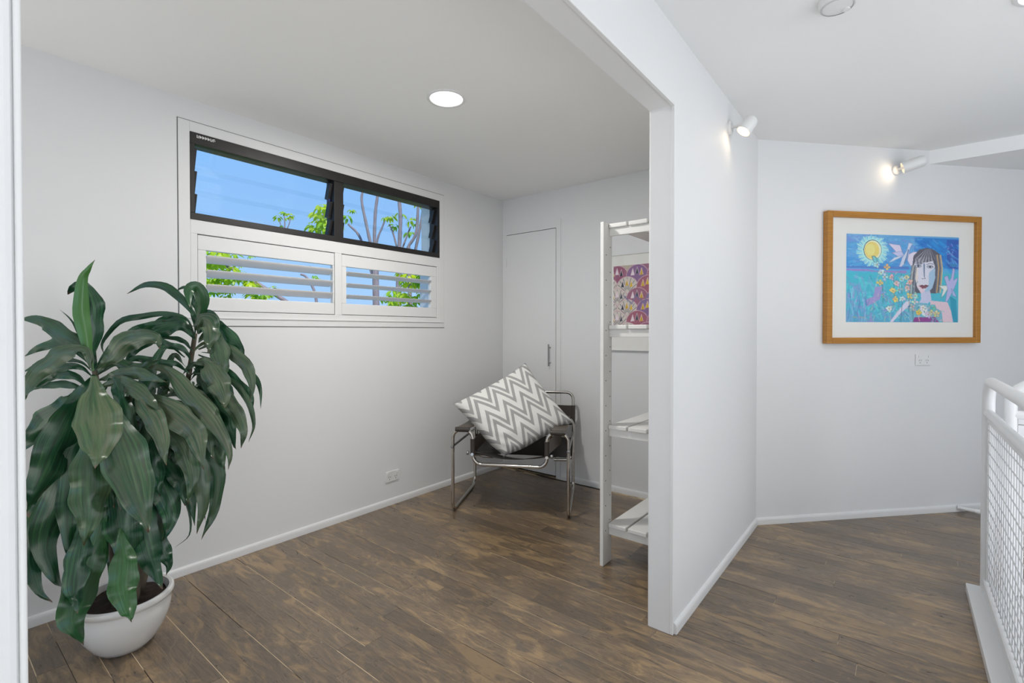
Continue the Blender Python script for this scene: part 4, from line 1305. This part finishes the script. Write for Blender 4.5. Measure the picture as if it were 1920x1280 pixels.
pl([(176, 705), (180, 750), (186, 800), (185, 845), (180, 876)], 1.78, 1.66, 66, dust=0.66, fresh=.12, wav=.5)
pl([(182, 730), (205, 780), (232, 850), (258, 930), (279, 998)], 1.80, 1.68, 66, dust=0.27, wav=.6)
pl([(178, 780), (172, 850), (168, 920), (166, 970), (158, 1022)], 1.78, 1.70, 56, dust=0.20, fresh=.08)
# crown B: right-hand cane
pl([(366, 625), (364, 590), (345, 566), (315, 540), (275, 533), (238, 551)], 2.14, 2.10, 14)
pl([(366, 628), (350, 598), (320, 588), (270, 592), (225, 603), (193, 640), (195, 665)], 2.12, 1.98, 10)
pl([(366, 632), (345, 606), (315, 600), (285, 615), (262, 628)], 2.12, 2.05, 17)
pl([(366, 636), (340, 612), (300, 620), (262, 645), (232, 682)], 2.10, 1.98, 26)
pl([(362, 660), (345, 640), (320, 633), (298, 636)], 2.12, 2.08, 8)
pl([(360, 680), (345, 655), (320, 648), (295, 640), (255, 640)], 2.10, 2.00, 12)
pl([(355, 700), (330, 682), (300, 680), (255, 672), (225, 690)], 2.08, 1.95, 14)
pl([(352, 720), (320, 705), (285, 720), (250, 745)], 2.06, 1.95, 21)
pl([(369, 620), (376, 588), (379, 556), (368, 538), (354, 545), (356, 576)], 2.14, 2.02, 21, fresh=.1, wav=.4)
pl([(366, 622), (362, 580), (350, 540), (330, 545)], 2.16, 2.14, 12)
pl([(370, 625), (378, 600), (392, 605), (396, 630), (390, 660)], 2.10, 2.02, 29, dust=0.46, roll=.2)
pl([(372, 615), (390, 590), (402, 600), (400, 620)], 2.14, 2.12, 17)
pl([(372, 625), (400, 606), (430, 632), (448, 655), (450, 690)], 2.14, 2.14, 22)
pl([(372, 640), (392, 625), (408, 650), (418, 690), (417, 712)], 2.08, 2.02, 31, dust=0.30)
pl([(372, 655), (405, 645), (450, 672), (470, 705), (472, 735), (468, 752)], 2.10, 2.06, 21, dust=0.43)
pl([(378, 660), (430, 668), (470, 700), (487, 725), (489, 766)], 2.14, 2.12, 10, dust=0.13)
pl([(372, 665), (405, 680), (440, 712), (470, 740), (475, 765)], 2.14, 2.12, 15)
pl([(364, 680), (385, 680), (408, 715), (420, 745), (421, 765)], 2.04, 1.96, 36, dust=0.56)
pl([(366, 700), (410, 700), (455, 735), (476, 790), (466, 829)], 2.10, 2.08, 10, dust=0.27)
pl([(372, 705), (415, 735), (440, 770), (456, 805), (452, 840)], 2.06, 2.00, 24, dust=0.40)
pl([(370, 710), (405, 750), (430, 790), (438, 830), (442, 842)], 2.10, 2.06, 21)
pl([(366, 690), (385, 720), (395, 760), (390, 800)], 2.12, 2.10, 34)
pl([(362, 715), (380, 770), (412, 820), (420, 880)], 2.06, 2.00, 24, dust=0.27)
# middle crown C: long blades falling to the right and front
pl([(255, 690), (310, 692), (360, 745), (405, 795), (430, 850), (428, 880)], 1.95, 1.90, 29, dust=0.60)
pl([(250, 780), (285, 752), (330, 778), (366, 815), (382, 880)], 1.92, 1.84, 40, dust=0.50)
pl([(240, 760), (250, 735), (275, 765), (298, 805), (312, 872)], 1.88, 1.80, 31, dust=0.50)
pl([(262, 790), (310, 770), (350, 790), (385, 800)], 1.94, 1.92, 15, dust=0.20)
pl([(262, 790), (310, 800), (345, 840), (360, 900), (352, 945)], 1.94, 1.88, 31, dust=0.33)
pl([(300, 790), (345, 815), (375, 880), (380, 950), (369, 1000)], 1.96, 1.92, 26, dust=0.37)
pl([(320, 780), (370, 810), (405, 880), (402, 950), (378, 1011)], 2.02, 1.98, 24, dust=0.20)
pl([(260, 800), (300, 850), (335, 900), (347, 948)], 1.98, 1.94, 29)
pl([(330, 800), (380, 830), (412, 870), (418, 905)], 2.04, 2.02, 21)
pl([(262, 800), (290, 840), (325, 905), (352, 950), (356, 1000), (328, 1026)], 2.0, 1.98, 5)
pl([(255, 800), (280, 830), (290, 880), (300, 930)], 1.94, 1.88, 34)
pl([(255, 790), (235, 830), (225, 880), (215, 930)], 1.90, 1.86, 38)
pl([(270, 790), (320, 830), (345, 880), (358, 925), (365, 985)], 2.0, 1.97, 22)
pl([(280, 760), (330, 760), (380, 800), (400, 860)], 1.98, 1.94, 26, dust=0.33)
pl([(300, 745), (350, 735), (395, 770), (412, 820)], 2.02, 1.98, 24, dust=0.43)
pl([(250, 770), (270, 800), (330, 830), (350, 870)], 1.96, 1.93, 26)
pl([(240, 780), (280, 770), (325, 765), (350, 778)], 1.94, 1.96, 12, dust=0.27)
pl([(178, 740), (210, 790), (240, 800), (275, 790)], 1.93, 1.98, 14)
# the dense inner layer between the crowns
for _ in range(34):
    k = lf_rng.random()
    c_ = crownA * (1 - k) + crownC * k if lf_rng.random() < .5 else crownB * (1 - k) + crownC * k
    c_ = c_ + np.array([0, 0, -lf_rng.uniform(.03, .24)])
    g = lf_rng.uniform(0, 2 * math.pi)
    d_ = np.array([math.cos(g), math.sin(g), 0])
    ln = lf_rng.uniform(.26, .42); out = ln * lf_rng.uniform(.28, .5)
    leaf([c_, c_ + d_ * out * .5 + Zv * .05, c_ + d_ * out * .9 - Zv * ln * .25, c_ + d_ * out - Zv * ln * .8], lf_rng.uniform(.035, .055), roll=lf_rng.uniform(-.7, .7), dust=lf_rng.uniform(0, .3))

# ------------------------------------------------------------------ garden outside the window
S(MB().box((-40, -25, -3.1), (-3.05, 35, -3.0)).build('ground', M['ground']), 'garden ground far below the window', 'ground')

def leaflet_mesh():
    """one hanging leaflet, length 1 along -Z tilted outward"""
    vs, fs = [], []
    n = 6
    for i in range(n + 1):
        t = i / n
        w = .19 * math.sin(math.pi * min(1, t * .96 + .04)) ** .7
        x, z = .25 + .62 * t, .10 - .62 * t * t
        for k in (-1, 0, 1):
            vs.append((x, k * w, z - (.03 if k == 0 else 0)))
    for i in range(n):
        for k in (0, 1):
            a = i * 3 + k
            fs.append((a, a + 1, a + 4, a + 3))
    return vs, fs
LV, LFc = leaflet_mesh()
def palmate_mesh(nl, seed):
    r_ = random.Random(seed)
    vs, fs = [], []
    for k in range(nl):
        g = 2 * math.pi * k / nl + r_.uniform(-.15, .15)
        s = r_.uniform(.8, 1.1); dz = r_.uniform(-.1, .1)
        n0 = len(vs)
        for x, y, z in LV:
            vs.append((s * (x * math.cos(g) - y * math.sin(g)), s * (x * math.sin(g) + y * math.cos(g)), s * z + dz))
        fs += [tuple(i + n0 for i in f) for f in LFc]
    me = bpy.data.meshes.new('palmate_leaf')
    me.from_pydata(vs, [], fs); me.materials.append(M['gleaf'])
    for p in me.polygons: p.use_smooth = True
    return me
PALM = [palmate_mesh(n, s) for n, s in ((7, 1), (8, 2), (6, 3), (9, 4))]
g_rng = random.Random(3)
def tree(label, trunks, leaves, d):
    """trunks: image polylines with width in pixels; leaves: (x, y, size px)"""
    base = at(*trunks[0][0][0], d)
    org = np.array([base[0], base[1], -3.0])
    root = empty('garden_tree', org, label, 'tree', 'trees outside the window')
    for i, (pix, w0, w1) in enumerate(trunks):
        pts = [at(x, y, d + .12 * i) for x, y in pix]
        if i == 0: pts = [np.array([pts[0][0], pts[0][1], -3.0])] + pts
        n = 4 * len(pts)
        pp = catmull(pts, n) if i else pts
        m_ = len(pp)
        rs = [(w0 + (w1 - w0) * k_ / (m_ - 1)) / 2 * d / FPX * (1 + .08 * math.sin(k_ * 2.1)) for k_ in range(m_)]
        MB().tube(pp, rs, 8).build('trunk' if i == 0 else 'branch', M['bark'], root, smooth='auto')
    for x, y, s in leaves:
        dd = d + g_rng.uniform(-.35, .35)
        p = at(x, y, dd)
        o = bpy.data.objects.new('leaf', PALM[g_rng.randrange(4)])
        COL.objects.link(o)
        o.parent = root
        o.location = p - org
        o.rotation_euler = (g_rng.uniform(-.5, .5), g_rng.uniform(-.5, .5), g_rng.uniform(0, 6.28))
        sc_ = s / 1.7 * dd / FPX
        o.scale = (sc_, sc_, sc_)
    return root
def cloud(x0, x1, y0, y1, n, s0, s1):
    return [(g_rng.uniform(x0, x1), g_rng.uniform(y0, y1), g_rng.uniform(s0, s1)) for _ in range(n)]
tree('grey trunked tree with three bare upright limbs behind the right louvres',
     [([(707, 640), (705, 560), (704, 500)], 15, 12), ([(704, 500), (696, 462), (685, 412), (678, 373), (683, 350)], 7, 4), ([(704, 505), (702, 452), (704, 397), (708, 366), (709, 340)], 7, 5), ([(705, 505), (707, 453), (717, 425), (724, 407)], 5, 3), ([(700, 520), (676, 447), (653, 420)], 6, 4)],
     [(724, 409, 22), (652, 408, 30), (660, 395, 18), (714, 560, 24), (735, 556, 26)], 8.0)
tree('slender tree with yellow green hanging leaflets at the right louvre bay',
     [([(746, 640), (747, 560), (748, 500)], 13, 10), ([(748, 500), (749, 459), (751, 409), (748, 370), (747, 345)], 8, 6), ([(748, 480), (738, 440), (730, 420)], 4, 3), ([(749, 480), (762, 445), (770, 425)], 4, 3)],
     [(751, 402, 26), (733, 408, 26), (770, 413, 26), (740, 424, 24), (768, 437, 26), (778, 420, 20), (787, 377, 30), (732, 565, 24), (760, 560, 26)], 6.6)
tree('pale twin stemmed tree nearest the far end of the window',
     [([(772, 640), (768, 540), (766, 462)], 9, 7), ([(766, 480), (766, 462), (780, 437), (784, 387), (786, 350)], 6, 5), ([(772, 500), (780, 464), (789, 419), (795, 380), (798, 350)], 6, 5)],
     cloud(752, 812, 505, 540, 16, 26, 40) + cloud(735, 812, 545, 585, 20, 22, 36) + [(800, 490, 30), (785, 497, 30)], 5.0)
tree('leafy tree with a broad bright crown behind the black mullion',
     [([(640, 660), (638, 560), (625, 470)], 9, 7), ([(625, 475), (610, 440), (606, 395)], 6, 4), ([(626, 470), (624, 430), (624, 400)], 5, 3)],
     cloud(588, 632, 378, 428, 10, 30, 42) + [(603, 388, 36), (594, 402, 34), (618, 396, 34), (606, 414, 40), (622, 378, 30), (598, 425, 32), (620, 420, 36), (630, 405, 30), (590, 518, 14), (597, 522, 12), (578, 500, 14)], 6.4)
tree('small distant tree top with thin leaflets low in the left louvre bay',
     [([(646, 660), (643, 540), (640, 490)], 6, 5), ([(640, 490), (600, 474), (550, 462), (532, 440)], 5, 4), ([(532, 440), (534, 420), (533, 402)], 3, 2), ([(531, 440), (526, 420), (522, 408)], 2, 2), ([(533, 440), (542, 420), (545, 405)], 2, 2)],
     [(521, 407, 18), (533, 399, 18), (546, 404, 20), (538, 409, 14), (528, 424, 10)], 8.5)
tree('bushy bright green tree with a leaning branch behind the left shutter',
     [([(600, 640), (545, 570), (480, 530)], 8, 8), ([(490, 536), (450, 512), (425, 498), (400, 485)], 8, 6), ([(598, 600), (590, 548), (575, 520), (564, 514)], 6, 4)],
     cloud(386, 440, 472, 505, 18, 26, 42) + cloud(385, 480, 510, 540, 26, 24, 38) + cloud(385, 510, 540, 575, 30, 20, 34) + [(530, 478, 14), (520, 476, 12), (470, 480, 16), (452, 498, 16)], 5.6)
